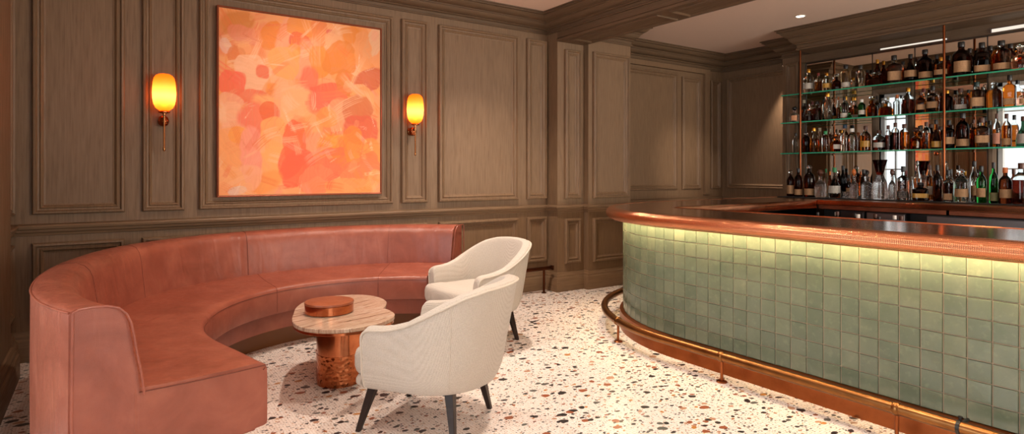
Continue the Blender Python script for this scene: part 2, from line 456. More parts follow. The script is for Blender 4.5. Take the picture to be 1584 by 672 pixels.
st('crown_moulding', MB().sweep([(XM,4.29),(7.43,4.29),(7.43,-3.25)], [(o*.95, z) for o, z in cr(ZC,1,1.06)]), 'dark_oak_north', bk, smooth=True, angle=28)
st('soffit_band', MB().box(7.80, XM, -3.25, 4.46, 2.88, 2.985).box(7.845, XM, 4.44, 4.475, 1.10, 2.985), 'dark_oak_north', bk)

# windows
SKY = None
def window(n, axis, pos, a0, a1, z0, z1, cols, rows, out=1, depth=.2):
    """axis 'x': pane plane x = pos; out = direction of outdoors"""
    fr = MB(); w = .045
    def bx(a, b, c, d, t=.03):
        if axis == 'x': fr.box(pos-t, pos+t, a, b, c, d)
        else: fr.box(a, b, pos-t, pos+t, c, d)
    bx(a0, a0+w, z0, z1); bx(a1-w, a1, z0, z1); bx(a0, a1, z0, z0+w); bx(a0, a1, z1-w, z1)
    for i in range(1, cols): c = lerp(a0, a1, i/cols); bx(c-.008, c+.008, z0, z1, .018)
    for j in range(1, rows): c = lerp(z0, z1, j/rows); bx(a0, a1, c-.008, c+.008, .018)
    f = struct(fr.build('window_%d' % n, 'white_trim', bevel=.003))
    p = MB()
    if axis == 'x': p.box(pos-.003, pos+.003, a0+.01, a1-.01, z0+.01, z1-.01)
    else: p.box(a0+.01, a1-.01, pos-.003, pos+.003, z0+.01, z1-.01)
    p.build('pane', 'pane_glass', f)
    return f
window(1, 'x', 7.955, W1[0], W1[1], W1[2], W1[3], 2, 4)  # stands in for a window reflection in the mirror, built as an opening
window(2, 'x', 7.955, W2[0], W2[1], W2[2], W2[3], 3, 4)  # likewise a bright mirror reflection, built as an opening
window(3, 'x', -2.88, .6, 3.5, .7, 2.75, 4, 4)
window(4, 'y', -3.38, -1.6, 1.2, .55, 2.8, 4, 4)
window(5, 'y', -3.38, 1.9, 4.5, .55, 2.8, 4, 4)
window(6, 'y', -3.38, 5.0, 7.4, .55, 2.8, 4, 4)  # unseen window, added to light the bar
for w_, n_ in ((W1, 6), (W2, 7)):
    m = MB().frame((XM,0,0), (0,1,0), (-1,0,0), w_[0]-.07, w_[1]+.07, w_[2]-.07+.04, w_[3]+.07, [(0,0),(0,.03),(.012,.036),(.045,.032),(.06,.022),(.07,.015),(.07,-.06)])
    st('trim_%d' % n_, m, 'oak_upright')

# mirror panes behind the shelves
def mirror(y0, y1, z0, z1, label):
    t = thing('wall_mirror', label, 'mirror', (XM, (y0+y1)/2, z0), group='mirror panes of the back bar')
    MB().box(XM-.012, XM, y0+.002, y1-.002, z0, z1).build('mirror_pane', 'mirror_glass', t)
    MB().frame((XM,0,0), (0,1,0), (-1,0,0), y0+.001, y1-.001, z0, z1, [(0,0),(0,.014),(.004,.014),(.004,0)]).build('mirror_edge', 'steel_dark', t)
mirror(3.585, 4.44, 1.10, 2.88, 'tall mirror pane behind the bottles between wood jamb and narrow reflected window')
mirror(3.115, 3.585, 2.435, 2.88, 'short mirror pane above the narrow reflected window behind the top bottles')
mirror(2.415, 3.115, 1.10, 2.88, 'tall mirror pane behind the bottles between the two bright reflected windows')
mirror(1.175, 2.415, 2.435, 2.88, 'long low mirror pane above the wide bright reflected window')

# ------------------------------------------------------------------ painting
pt = thing('framed_painting', 'large square abstract painting of orange, coral and peach brushwork in thin copper frame', 'painting', (1.54, YN, 1.186))
X0, X1, Z0, Z1 = .80, 2.285, 1.186, 2.834
MB().frame((0,YN,0), (1,0,0), (0,-1,0), X0, X1, Z0, Z1, [(0,0),(0,.052),(.006,.054),(.012,.050),(.012,.038),(.02,.038),(.02,0)]).build('picture_frame', 'frame_copper', pt)
PAINT = [l.split() for l in """0.086 0.930 0.096 0.053 E08A3A
0.130 0.871 0.082 0.043 F0906A
0.036 0.803 0.032 0.042 F2C4B0
0.960 0.929 0.047 0.106 F0C09A
0.295 0.883 0.048 0.081 F08A2A
0.381 0.901 0.036 0.090 F5A882
0.478 0.943 0.083 0.053 EE9440
0.470 0.874 0.059 0.039 E8623A
0.594 0.926 0.043 0.074 EE8A4A
0.663 0.942 0.028 0.016 E87058
0.715 0.902 0.080 0.055 F2B080
0.795 0.950 0.064 0.064 F09030
0.876 0.856 0.055 0.096 F5A468
0.511 0.764 0.062 0.115 F8A880
0.433 0.809 0.032 0.037 F59A3A
0.093 0.752 0.045 0.044 E98245
0.374 0.750 0.080 0.082 FBAE62
0.182 0.660 0.086 0.094 FAC09A
0.242 0.679 0.034 0.033 F0704A
0.072 0.600 0.061 0.067 F9694A
0.152 0.534 0.097 0.036 F57850
0.303 0.588 0.039 0.029 FA9A40
0.594 0.756 0.060 0.085 FB9430
0.715 0.799 0.098 0.079 E98A35
0.527 0.643 0.050 0.077 F87858
0.645 0.566 0.114 0.070 FA6A4C
0.777 0.655 0.086 0.063 E8883A
0.914 0.681 0.103 0.057 D96A45
0.876 0.598 0.074 0.056 FBB070
0.413 0.566 0.098 0.060 FDBE90
0.064 0.507 0.058 0.036 F9B08A
0.069 0.408 0.055 0.079 FBB890
0.290 0.467 0.095 0.073 FDB878
0.420 0.499 0.117 0.074 FCB880
0.223 0.415 0.097 0.081 F97A5C
0.281 0.458 0.051 0.048 F2703A
0.620 0.527 0.100 0.052 F9785A
0.734 0.473 0.089 0.079 FBA878
0.639 0.452 0.057 0.051 FBA050
0.843 0.506 0.091 0.071 DE7A4A
0.872 0.374 0.114 0.080 E8684A
0.084 0.267 0.089 0.102 FBA868
0.101 0.323 0.040 0.039 FBA248
0.206 0.238 0.075 0.104 FBA08A
0.307 0.305 0.069 0.114 FCB068
0.307 0.166 0.060 0.090 FBB26A
0.582 0.279 0.075 0.068 F8A078
0.437 0.275 0.063 0.108 F96A3E
0.411 0.192 0.062 0.091 F96A44
0.455 0.151 0.100 0.087 FA6846
0.676 0.272 0.087 0.069 FC9C2A
0.657 0.169 0.126 0.077 F4704E
0.813 0.284 0.059 0.106 F79038
0.934 0.260 0.062 0.071 FB9C4A
0.863 0.134 0.112 0.080 F08050
0.573 0.075 0.103 0.076 F98A60
0.773 0.038 0.130 0.044 FBA260
0.248 0.061 0.102 0.048 FAA254
0.165 0.086 0.066 0.064 FAB08A
0.061 0.087 0.064 0.071 FBB27A
0.093 0.023 0.048 0.023 EBC8B8
0.965 0.063 0.052 0.072 FBA868""".strip().splitlines()]
def canvas():
    nu, nv = 250, 275
    U, V = np.meshgrid(np.linspace(0,1,nu), np.linspace(0,1,nv))
    rng = np.random.default_rng(3)
    def fnoise(fx, fy, oct=3):
        o = np.zeros_like(U)
        for k in range(oct):
            for _ in range(5):
                a = rng.uniform(0, 2*PI); p = rng.uniform(0, 2*PI); s = 2**k*rng.uniform(.7,1.3)
                o += np.sin(2*PI*(fx*s*math.cos(a)*U + fy*s*math.sin(a)*V)+p)/(5*1.7**k)
        return o
    c0 = np.array(lin('#f8ab72')[:3]); img = np.ones((nv, nu, 3))*c0
    n1 = fnoise(2,2)
    img = img*(1-.35*np.clip(n1,0,1)[...,None]) + np.array(lin('#f59a5a')[:3])*.35*np.clip(n1,0,1)[...,None]
    pal = ['#f8a878','#fcb97e','#f58a58','#fb9d48','#f0764e','#fac8a2','#f2933a','#f7a088']
    spec = [(float(u),float(v),float(a),float(b),c) for u,v,a,b,c in PAINT]
    extra = [(rng.uniform(0,1), rng.uniform(0,1), rng.uniform(.03,.09), rng.uniform(.03,.09), pal[int(rng.integers(len(pal)))]) for _ in range(46)]
    def stroke(img, u, v, ln, wd, th, col, k):
        du, dv = U-u, (V-v)*1.1
        a = (du*math.cos(th)+dv*math.sin(th))/ln; b = (-du*math.sin(th)+dv*math.cos(th))/wd
        b = b + rng.uniform(-.5,.5)*a*a
        br = np.zeros_like(U)
        for q in range(5): br += np.sin(b*rng.uniform(5,24)+rng.uniform(0,6)+a*rng.uniform(-1,1))
        al = np.clip((1-np.abs(b))/.18,0,1)*np.clip((1-np.abs(a))/.25,0,1)*np.clip(.62+.28*br-.45*np.clip(a,0,1),0,1)*k
        return img*(1-al[...,None])+np.array(lin(col)[:3])*al[...,None]
    late = [(rng.uniform(0,1), rng.uniform(0,1), rng.uniform(.012,.035), rng.uniform(.012,.05), pal[int(rng.integers(len(pal)))]) for _ in range(70)]
    for i, (u, v, a, b, c) in enumerate(extra+spec+late[:26]):
        col = np.array(lin(c)[:3])
        rot = rng.uniform(-.5,.5)
        du, dv = U-u, V-v
        x = (du*math.cos(rot)+dv*math.sin(rot))/a/1.12; y = (-du*math.sin(rot)+dv*math.cos(rot))/b/1.12
        w1 = fnoise(4,4,3)
        e = rng.uniform(2.0,3.4)
        d = (np.abs(x)**e+np.abs(y)**e)**(1/e) + .22*w1
        soft = rng.choice([.03,.06,.12,.3])
        al = np.clip((1-d)/soft+.5, 0, 1); soft = soft
        th = rng.uniform(0, PI); q = (U*math.cos(th)+V*math.sin(th))
        streak = np.sin(q*rng.uniform(120,260)+6*w1)*.5+np.sin(q*rng.uniform(300,420)+9*w1)*.5
        dry = np.clip(.90+.22*streak*np.clip(d,0,1)**2, 0, 1)
        k = (.5 if i < 46 else .92 if i < 46+len(spec) else .35)
        al = (al*dry*k)[...,None]
        shade = 1+.025*streak[...,None]
        img = img*(1-al)+np.clip(col*shade,0,1)*al
        if i == 45:
            for _ in range(70): img = stroke(img, rng.uniform(0,1), rng.uniform(0,1), rng.uniform(.06,.16), rng.uniform(.015,.05), rng.uniform(0,PI), pal[int(rng.integers(len(pal)))], .7)
        if i >= 46 and rng.random() < .75:
            img = stroke(img, u+rng.uniform(-a,a), v+rng.uniform(-b,b), rng.uniform(.05,.13), rng.uniform(.012,.04), rng.uniform(0,PI), ['#fcc9a0','#fbb383','#f7a58a','#f2803f',c,c][int(rng.integers(6))], .6)
    for _ in range(45): img = stroke(img, rng.uniform(0,1), rng.uniform(0,1), rng.uniform(.03,.10), rng.uniform(.006,.022), rng.uniform(0,PI), ['#fdd3b0','#fcc096','#f06a44','#f49438','#f9b39a'][int(rng.integers(5))], .55)
    for _ in range(30): img = stroke(img, rng.uniform(0,1), rng.uniform(0,1), rng.uniform(.02,.08), .004, rng.uniform(0,PI), ['#fee0c6','#e0703a'][int(rng.integers(2))], .5)
    img = np.clip(img,0,1)**1.0; img = img*np.array([1.0,.93,.86])
    me = bpy.data.meshes.new('canvas')
    xs = X0+.016+(X1-X0-.032)*U - pt.location.x; zs = Z0+.016+(Z1-Z0-.032)*V - pt.location.z
    vs = np.stack([xs.ravel(), np.full(U.size, -.044), zs.ravel()], 1)
    k = np.arange(nu*nv).reshape(nv, nu)
    fs = np.stack([k[:-1,:-1], k[:-1,1:], k[1:,1:], k[1:,:-1]], -1).reshape(-1,4)
    nb = nu*nv
    cor = [k[0,0], k[0,-1], k[-1,-1], k[-1,0]]
    back = [(float(vs[c][0]), 0., float(vs[c][2])) for c in cor]
    border = [list(k[0,:]), list(k[:,-1]), list(k[-1,::-1]), list(k[::-1,0])]
    F = fs.tolist()
    for s_, e_ in zip(range(4), border): F.append([nb+(s_+1)%4, nb+s_]+[int(q) for q in e_][:1]+[int(q) for q in e_][-1:])
    F.append([nb+3, nb+2, nb+1, nb])
    me.from_pydata(vs.tolist()+back, [], F)
    at = me.color_attributes.new('paint', 'FLOAT_COLOR', 'POINT')
    cols = np.ones((nb+4, 4)); cols[:nb,:3] = np.clip(img,0,1).reshape(-1,3); cols[nb:,:3] = .6
    at.data.foreach_set('color', cols.ravel())
    t = NT('painted_canvas')
    a = t.n('VertexColor', layer_name='paint').outputs[0]
    tx = t.noise(t.coord((1,1,1)), 300, 2).outputs[0]; br = t.noise(t.coord((1,1,.3)), 45, 3).outputs[0]
    t.bsdf(Base_Color=a, Roughness=.6, Normal=t.bump(t.math('ADD', tx, br), .25, .004))
    me.materials.append(t.m)
    o = bpy.data.objects.new('canvas', me); COL.objects.link(o); o.parent = pt
canvas()

# ------------------------------------------------------------------ wall sconces
def sconce(x, label):
    t = thing('wall_sconce', label, 'wall lamp', (x, YN, 1.82), group='amber wall sconces')
    dx = .0; yy = -.115
    MB().lathe([(0,0),(.040,0),(.040,-.008),(.034,-.016),(.026,-.024),(0,-.028)], (-.0,0,0), 24, axis='y').build('backplate', 'brass_bright', t, smooth=True, world=False)
    MB().lathe([(0,-.045),(.018,-.042),(.032,-.03),(.039,-.012),(.041,.0),(.039,.012),(.032,.03),(.018,.042),(0,.045)], (-.0,-.05,0), 20).build('ball_joint', 'copper_dented', t, smooth=True, world=False)
    MB().tube([(0,-.05,0),(0,-.09,.012),(0,yy,.03)], .010).build('arm', 'brass_bright', t, smooth=True, world=False)
    MB().lathe([(0,-.25),(.006,-.249),(.010,-.24),(.010,-.222),(.0075,-.216),(.0075,.04),(.012,.045),(.012,.056),(.03,.058),(.034,.066),(.02,.072),(.018,.08),(0,.08)], (0,yy,0), 16).build('stem', 'brass_bright', t, smooth=True, world=False)
    MB().lathe([(0,.060),(.040,.062),(.042,.072),(.03,.080),(0,.080)], (0,yy,0), 20).build('shade_holder', 'copper_dented', t, smooth=True, world=False)
    pr = [(.012,0),(.040,.004),(.062,.022),(.076,.052),(.083,.09),(.086,.14),(.084,.19),(.080,.23),(.073,.262),(.060,.282),(.040,.294),(.018,.298),(0,.2985)]
    inn = [(max(0,r-.005), z-.005 if z > .2 else z+.004) for r, z in reversed(pr)]
    s = MB().lathe(pr+inn, (0,0,0), 36).build('lamp_shade', 'amber_shade', t, smooth=True, world=False)
    s.location = (0, yy, .080)
    b = MB().lathe([(0,.03),(.016,.032),(.02,.05),(.030,.085),(.034,.115),(.030,.145),(.018,.162),(0,.168)], (0,0,0), 18).build('bulb', 'bulb', t, smooth=True, world=False)
    b.location = (0, yy, .080)
sconce(.405, 'amber glass wall sconce on copper stem, left of the painting')
sconce(2.618, 'amber glass wall sconce on copper stem, right of the painting')

# ------------------------------------------------------------------ curved sofa
CX_, CY_ = 1.5, 3.75
sofa = thing('curved_sofa', 'long curved C-shaped banquette sofa in rust brown leather along the panelled wall', 'sofa', (CX_, CY_, 0))
OT = [44,56,70,81,105,125,139.5,152,166,179.5,191,202,213.4,225]
OR = [.095,.105,.075,.043,.042,.042,.022,-.04,-.078,-.07,-.03,.025,.077,.12]
def dlt(t):
    a = lerp(213.4, 44., t)
    return sum(interp(a+k, OT, OR) for k in (-8,-4,0,4,8))/5
def th(r, t):
    A = 213.4 + (1.83-r)/(1.83-1.14)*7.8
    B = 44. + max(0., (1.90-r))/.68*5.
    return math.radians(lerp(A, B, t))
FT = [44,49.2,64.6,77.8,91.9,106.4,125.5,139.6,153,166.9,174.5,194.6,208.7,221.2,230]
FR = [1.225,1.22,1.213,1.207,1.19,1.165,1.115,1.07,1.038,1.022,1.015,1.005,1.04,1.142,1.2]
def rfront(t):
    a = lerp(221.2, 44., t); s = 0
    for k in (-6,-3,0,3,6): s += interp(a+k, FT, FR)
    return s/5
def P(r, t, z): a = th(r, t); return (CX_+r*math.cos(a), CY_+r*math.sin(a), z)
NT_ = 96
TS = [i/NT_ for i in range(NT_+1)]
BACKP = [(1.612,.46),(1.606,.52),(1.618,.62),(1.632,.70),(1.642,.77),(1.650,.815),(1.664,.852),(1.690,.880),(1.725,.893),(1.77,.896),(1.81,.893),(1.824,.886),(1.83,.872),(1.83,.80),(1.832,.5),(1.83,.06),(1.815,.045),(1.62,.045)]
MB().loops([[P(r+dlt(t),t,z) for r,z in BACKP] for t in TS]).build('backrest', 'leather_back', sofa, smooth=True, angle=50)
def zb(t): return lerp(.205,.30,min(1,max(0,(t-.02)/.05)))
def seatp(t):
    f = rfront(t); b = 1.63+dlt(t); out = []
    for s, z in ((0,zb(t)+.015),(0,.44),(.006,.472),(.02,.492),(.05,.503),(.15,.510),(.35,.517),(.6,.527),(.8,.537),(1,.548)): out.append((lerp(f,b,s), z))
    out += [(b,zb(t)),(f+.02,zb(t)),(f+.004,zb(t)+.003)]
    return out
MB().loops([[P(r,t,z) for r,z in seatp(t)] for t in TS]).build('seat', 'leather', sofa, smooth=True, angle=50)
def rec(t): return .02+.04*min(1, t/.12)
MB().loops([[P(r,t,z) for r,z in ((rfront(t)+rec(t),.165),(rfront(t)+rec(t),zb(t)-.001),(1.78+dlt(t),zb(t)-.001),(1.78+dlt(t),.165))] for t in TS if t > .015]).build('base_band', 'leather', sofa, smooth=True, angle=50)
MB().loops([[P(r,t*.96+.02,z) for r,z in ((rfront(t)+.07+.12*min(1,t/.12),0),(rfront(t)+.07+.12*min(1,t/.12),.164),(1.74+dlt(t),.164),(1.74+dlt(t),0))] for t in TS]).build('plinth', 'brass_wood', sofa, smooth=True, angle=50)
# piping, seams
pp = MB()
pp.tube([P(1.829+dlt(t),t,.882) for t in TS], .0045, 8)
for t in (0,1):
    e = .004 if t == 0 else -.004
    pp.tube([P(r+dlt(t),t-e,z) for r,z in [(1.83,.05),(1.832,.5),(1.829,.882)]], .0045, 8)
    pp.tube([P(r+.002+dlt(t),t-e,z) for r,z in BACKP[1:12]]+[P(1.829+dlt(t),t-e,.882)], .0045, 8)
pp.build('piping', 'leather', sofa, smooth=True)
sm = MB()
for a in (166, 139, 106, 64):
    t = (213.4-a)/(213.4-44)
    sm.tube([P((r-.001 if r < 1.7 else r)+dlt(t), t, z+.0005) for r,z in BACKP[1:12]], .0026 if a == 106 else .0012, 6)
    t2 = (221.2-a)/(221.2-44)
    if a in (106, 64): sm.tube([P(r-.001,t2,z) for r,z in seatp(t2)[:10]], .0016, 6)
sm.tube([P(rfront(t)+.001,t,.470) for t in TS], .0022, 6)
sm.tube([P(lerp(rfront(t),1.63,.05),0-.001,lerp(.472,.548,k/12)-.004) for t in (0,) for k in range(1)]+[P(lerp(rfront(0),1.69,k/12),-.0008,lerp(.486,.530,k/12)) for k in range(13)], .0022, 6)
sm.build('seam_stitching', 'leather_seam', sofa, smooth=True)

# ------------------------------------------------------------------ coffee table and the box on it
tb = thing('coffee_table', 'low clover-shaped coffee table with striped travertine top on hammered copper pedestal', 'coffee table', (1.33, 4.02, 0))
OUT = [(1.093,4.247),(1.148,4.353),(1.211,4.434),(1.331,4.498),(1.468,4.517),(1.611,4.461),(1.686,4.368),(1.716,4.234),(1.70,4.099),(1.645,3.985),(1.605,3.915),(1.612,3.84),(1.60,3.72),(1.545,3.625),(1.461,3.56),(1.391,3.53),(1.28,3.51),(1.175,3.525),(1.091,3.575),(1.017,3.66),(.985,3.75),(.980,3.86),(1.005,3.985),(1.05,4.12)]
def smooth_poly(P_, k=4):
    n = len(P_); o = []
    for i in range(n):
        p0, p1, p2, p3 = [Vector(P_[(i+j-1) % n]) for j in range(4)]
        for q in range(k):
            t = q/k
            o.append(.5*((2*p1)+(p2-p0)*t+(2*p0-5*p1+4*p2-p3)*t*t+(3*p1-p0-3*p2+p3)*t**3))
    return [(p.x, p.y) for p in o]
OUTS = smooth_poly(OUT)
def inset(poly, d):
    n = len(poly); o = []
    for i in range(n):
        a, b = Vector(poly[i-1]), Vector(poly[(i+1) % n]); t = (b-a).normalized(); o.append((poly[i][0]+t.y*(-d)*-1, poly[i][1]-t.x*(-d)*-1))
    return o
# outline runs clockwise: the inward side is to the right of travel
def ins(d):
    n = len(OUTS); o = []
    for i in range(n):
        a, b = Vector(OUTS[i-1]), Vector(OUTS[(i+1) % n]); t = (b-a).normalized(); o.append((OUTS[i][0]+t.y*d, OUTS[i][1]-t.x*d))
    return o
MB().prism(OUTS, .434, .46).build('table_top', 'travertine', tb, bevel=.004)
MB().prism(ins(.004), .416, .4335).build('edge_band', 'copper_polished', tb, bevel=.002)
PC = (1.335, 3.99)
def clover(r, k=.16, n=60): return [(PC[0]+r*(1-k+k*abs(math.cos(1.5*a+.35))**.8*1.0)*math.cos(a), PC[1]+r*(1-k+k*abs(math.cos(1.5*a+.35))**.8)*math.sin(a)) for a in [2*PI*i/n for i in range(n)]]
MB().prism(clover(.185), .12, .416).build('pedestal', 'copper_polished', tb, smooth=True, angle=50)
MB().prism(clover(.188), 0.0, .20).build('hammered_foot', 'copper_dented', tb, smooth=True, angle=50)
bxr = .158
bx_ = thing('round_box', 'round copper box with flat brown leather lid lying on the travertine table', 'box', (1.255, 4.01, .46))
MB().lathe([(0,.001),(bxr*.97,.001),(bxr,.006),(bxr,.058),(bxr*.985,.060),(0,.060)], (0,0,0), 56).build('box_body', 'copper_polished', bx_, smooth=True, world=False)
MB().lathe([(0,.061),(bxr*1.01,.061),(bxr*1.01,.071),(bxr,.075),(bxr*.96,.0765),(0,.0765)], (0,0,0), 56).build('lid', 'leather_lid', bx_, smooth=True, world=False)

# ------------------------------------------------------------------ tub armchairs
def tub_chair(name, label, loc, facing):
    root = thing(name, label, 'armchair', (loc[0],loc[1],0), facing, 'cream tub armchairs')
    # plan path of the shell, outer face, from one arm front round the back to the other
    R, XA, XC = .345, .30, .03
    path = []
    ramp_ = [XA, XA-.003, XA-.008, XA-.015, XA-.025, XA-.037, XA-.052, XA-.09, XA-.13, XA-.18, XA-.225]
    for x_ in ramp_: path.append((x_, -R, 0))
    path.append((XC, -R, 0))
    for i in range(1, 36):
        a = -PI/2 - PI*i/36; path.append((XC+R*math.cos(a), R*math.sin(a), 0))
    path.append((XC, R, 0))
    for x_ in reversed(ramp_): path.append((x_, R, 0))
    n = len(path)
    # arc length and 'backness'
    def top(i):
        x, y, _ = path[i]
        bk = max(0., min(1., (XA-.04-x)/(XA-.04-(XC-R))))
        s = interp(bk, [0,.12,.25,.4,.55,.7,.82,.92,1.0], [.588,.592,.603,.629,.676,.731,.778,.806,.816])
        q = max(0., (x-(XA-.052))/.052)
        return s - .052*(1-math.sqrt(max(0., 1-q*q)))*.9
    def nor(i):
        a = Vector(path[max(0,i-1)]); b = Vector(path[min(n-1,i+1)]); t = (b-a).normalized()
        return Vector((t.y, -t.x, 0)) * -1   # outward
    L = []; pip = []; inner_top = []
    for i in range(n):
        p = Vector(path[i]); o = nor(i); zt = top(i); bk = max(0., (zt-.588)/.228)
        if o.dot(p-Vector((0,0,0))) < 0: o = -o
        def off(z):
            u = (z-.25)/(.85-.25)
            base = -.03*max(0, 1-(z-.25)/.12)**2
            return base + u*(.035+.075*bk)
        th_ = lerp(.075, .085, bk)
        zs = [.25, .262, .29, .34, .42, .5, lerp(.5,zt-.03,.5), zt-.03, zt-.012]
        l = []
        for z in zs:
            d = off(z) - (.012 if z == .25 else 0)
            l.append(p+o*d+Vector((0,0,z)))
        oc = off(zt)
        l.append(p+o*(oc-.010)+Vector((0,0,zt)))
        l.append(p+o*(oc-th_*.5)+Vector((0,0,zt+.008)))
        l.append(p+o*(oc-th_+.012)+Vector((0,0,zt-.002)))
        l.append(p+o*(oc-th_)+Vector((0,0,zt-.03)))
        l.append(p+o*(off(.6*zt+.16)-th_-.004)+Vector((0,0,lerp(.36,zt,.55))))
        l.append(p+o*(-.085)+Vector((0,0,.36)))
        l.append(p+o*(-.085)+Vector((0,0,.25)))
        L.append(l); pip.append(l[8]+o*.003)
    MB().loops(L).build('shell', 'boucle', root, smooth=True, world=False, angle=60, bevel=.006)
    m = MB().tube(pip, .0065, 8)
    for i, sgn in ((0,1),(n-1,1)):
        ed = [q+Vector((.003,0,0)) for q in L[i][1:10]]
        m.tube(ed, .006, 8)
    m.build('piping', 'boucle_piping', root, smooth=True, world=False)
    for i in (int(n*.31), int(n*.69)): MB().tube([q for q in L[i][1:9]], .0025, 6).build('seam_stitching', 'boucle_piping', root, smooth=True, world=False)
    # plan of the seat: fills the tub, swells beyond the arm fronts
    def plan(grow, front):
        o = []
        r = R-.088+grow
        for i in range(25):
            a = PI/2 + PI*i/24; o.append((XC+r*math.cos(a), r*math.sin(a)))
        w2 = R-.035+grow*.5
        o += [(.2,-r), (XA-.01,-r), (XA+.012,-r-.01), (XA+.02,-w2+.02), (XA+.035,-w2), (XA+.06,-w2+.01)]
        for i in range(1,16):
            a = -PI/2 + PI*i/16
            o.append((XA+.06+(front-XA-.06)*abs(math.cos(a))**.62, (w2-.01)*math.sin(a)))
        o += [(XA+.06,w2-.01), (XA+.035,w2), (XA+.02,w2-.02), (XA+.012,r+.01), (XA-.01,r), (.2,r)]
        return o
    def puff(z0, z1, front, rad, name):
        L2 = []
        for k, (g, z) in enumerate(((-.03,z0),(-.008,z0+rad*.35),(0,z0+rad),(0,z1-rad),(-.010,z1-rad*.35),(-.035,z1),(-.12,z1+.012))):
            L2.append([(x,y,z) for x,y in plan(g if k not in (0,5,6) else 0, front)])
            if k in (0,1,4,5,6):
                c = Vector((.06,0)); s = {0:.95,1:.985,4:.985,5:.94,6:.75}[k]
                L2[-1] = [(c.x+(x-c.x)*s, y*s, z) for x,y,_ in L2[-1]]
        MB().loops(L2).build(name, 'boucle', root, smooth=True, world=False, angle=70)
    puff(.315, .455, .425, .045, 'seat_cushion')
    puff(.25, .312, .405, .02, 'seat_rail')
    for (x0,y0,x1,y1) in ((.29,.235,.375,.275),(.29,-.235,.375,-.275),(-.13,.19,-.18,.25),(-.13,-.19,-.18,-.25)):
        LL = []
        for (x,y,z,w) in ((x1,y1,0,.013),(lerp(x1,x0,.5),lerp(y1,y0,.5),.14,.019),(x0,y0,.27,.026)):
            LL.append([(x-w,y-w,z),(x+w,y-w,z),(x+w,y+w,z),(x-w,y+w,z)])
        MB().loops(LL).build('leg', 'leg_wood', root, world=False, bevel=.003)
    return root
tub_chair('tub_armchair', 'cream woven tub armchair seen from behind, nearest, beside the copper coffee table', (1.58, 2.99), math.radians(126))
tub_chair('tub_armchair', 'cream woven tub armchair farther back at the sofa end, its seat visible', (2.65, 4.32), math.radians(185))
# ------------------------------------------------------------------ the bar
BX, BY0, AC, AR = 3.58, -1.2, (4.93, 3.02), 1.35
L1 = AC[1]-BY0; L2 = AR*PI/2; XEND = 7.84
def bp(s, out=0.):
    if s <= L1: return (BX-out, BY0+s)
    if s <= L1+L2:
        a = PI - (s-L1)/AR; return (AC[0]+(AR+out)*math.cos(a), AC[1]+(AR+out)*math.sin(a))
    return (AC[0]+s-L1-L2, AC[1]+AR+out)
STOT = L1+L2+(XEND-AC[0])
def bpath(out, s0=0., s1=STOT, step=.06):
    S = [s0]
    k = L1
    if s0 < L1: S.append(min(L1,s1))
    n = 40
    for i in range(1, n+1):
        q = L1+L2*i/n
        if s0 < q < s1: S.append(q)
    if s1 > S[-1]+1e-6: S.append(s1)
    return [bp(s, out) for s in S]
bar = thing('bar_counter', 'curved bar counter clad in sage green square tiles with copper kick plate', 'bar counter', (BX, 2.0, 0))
def slab(o0, o1, z0, z1, s0=0., s1=STOT):
    a = bpath(o0, s0, s1); b = bpath(o1, s0, s1)
    return MB().loops([[(p[0],p[1],z0),(q[0],q[1],z0),(q[0],q[1],z1),(p[0],p[1],z1)] for p, q in zip(a, b)])
slab(-.10, -.004, .02, 1.03).build('bar_core', 'black', bar)
slab(-.0045, 0.0, .13, .985).build('grout_bed', 'grout', bar, smooth=True)
T = .1035
rows = 8; zt0 = .984 - rows*.1035
tm = MB(); rng = random.Random(5)
ns = int(STOT/T)
for i in range(ns):
    s0 = i*T; s1 = s0+T
    for j in range(rows):
        z0 = zt0+j*.1035; z1 = z0+.1035; g = .0016
        a = bp(s0+g); b = bp(s1-g); a2 = bp(s0+g+.003, .006); b2 = bp(s1-g-.003, .006)
        nx, ny = (b[1]-a[1]), -(b[0]-a[0]); l = math.hypot(nx, ny); nx, ny = -nx/l, -ny/l
        J = [rng.uniform(-.0016,.0016) for _ in range(4)]
        f = [(a2[0]+nx*J[0],a2[1]+ny*J[0],z0+g+.003),(b2[0]+nx*J[1],b2[1]+ny*J[1],z0+g+.003),(b2[0]+nx*J[2],b2[1]+ny*J[2],z1-g-.003),(a2[0]+nx*J[3],a2[1]+ny*J[3],z1-g-.003)]
        r = [(a[0],a[1],z0+g),(b[0],b[1],z0+g),(b[0],b[1],z1-g),(a[0],a[1],z1-g)]
        tm.add(r+f, [(4,5,6,7),(0,1,5,4),(1,2,6,5),(2,3,7,6),(3,0,4,7)])
tm.build('tile_cladding', 'zellige', bar, fix=True)
kp = bpath(0)
m = MB().loops([[(p[0],p[1],z) for p, z in zip((bp_in, bo, bo2, bi2), (0,0,.150,.158))] for bp_in, bo, bo2, bi2 in zip(bpath(-.02), bpath(.038), bpath(.036), bpath(-.001))])
m.build('kick_plate', 'copper_aged', bar, smooth=True)

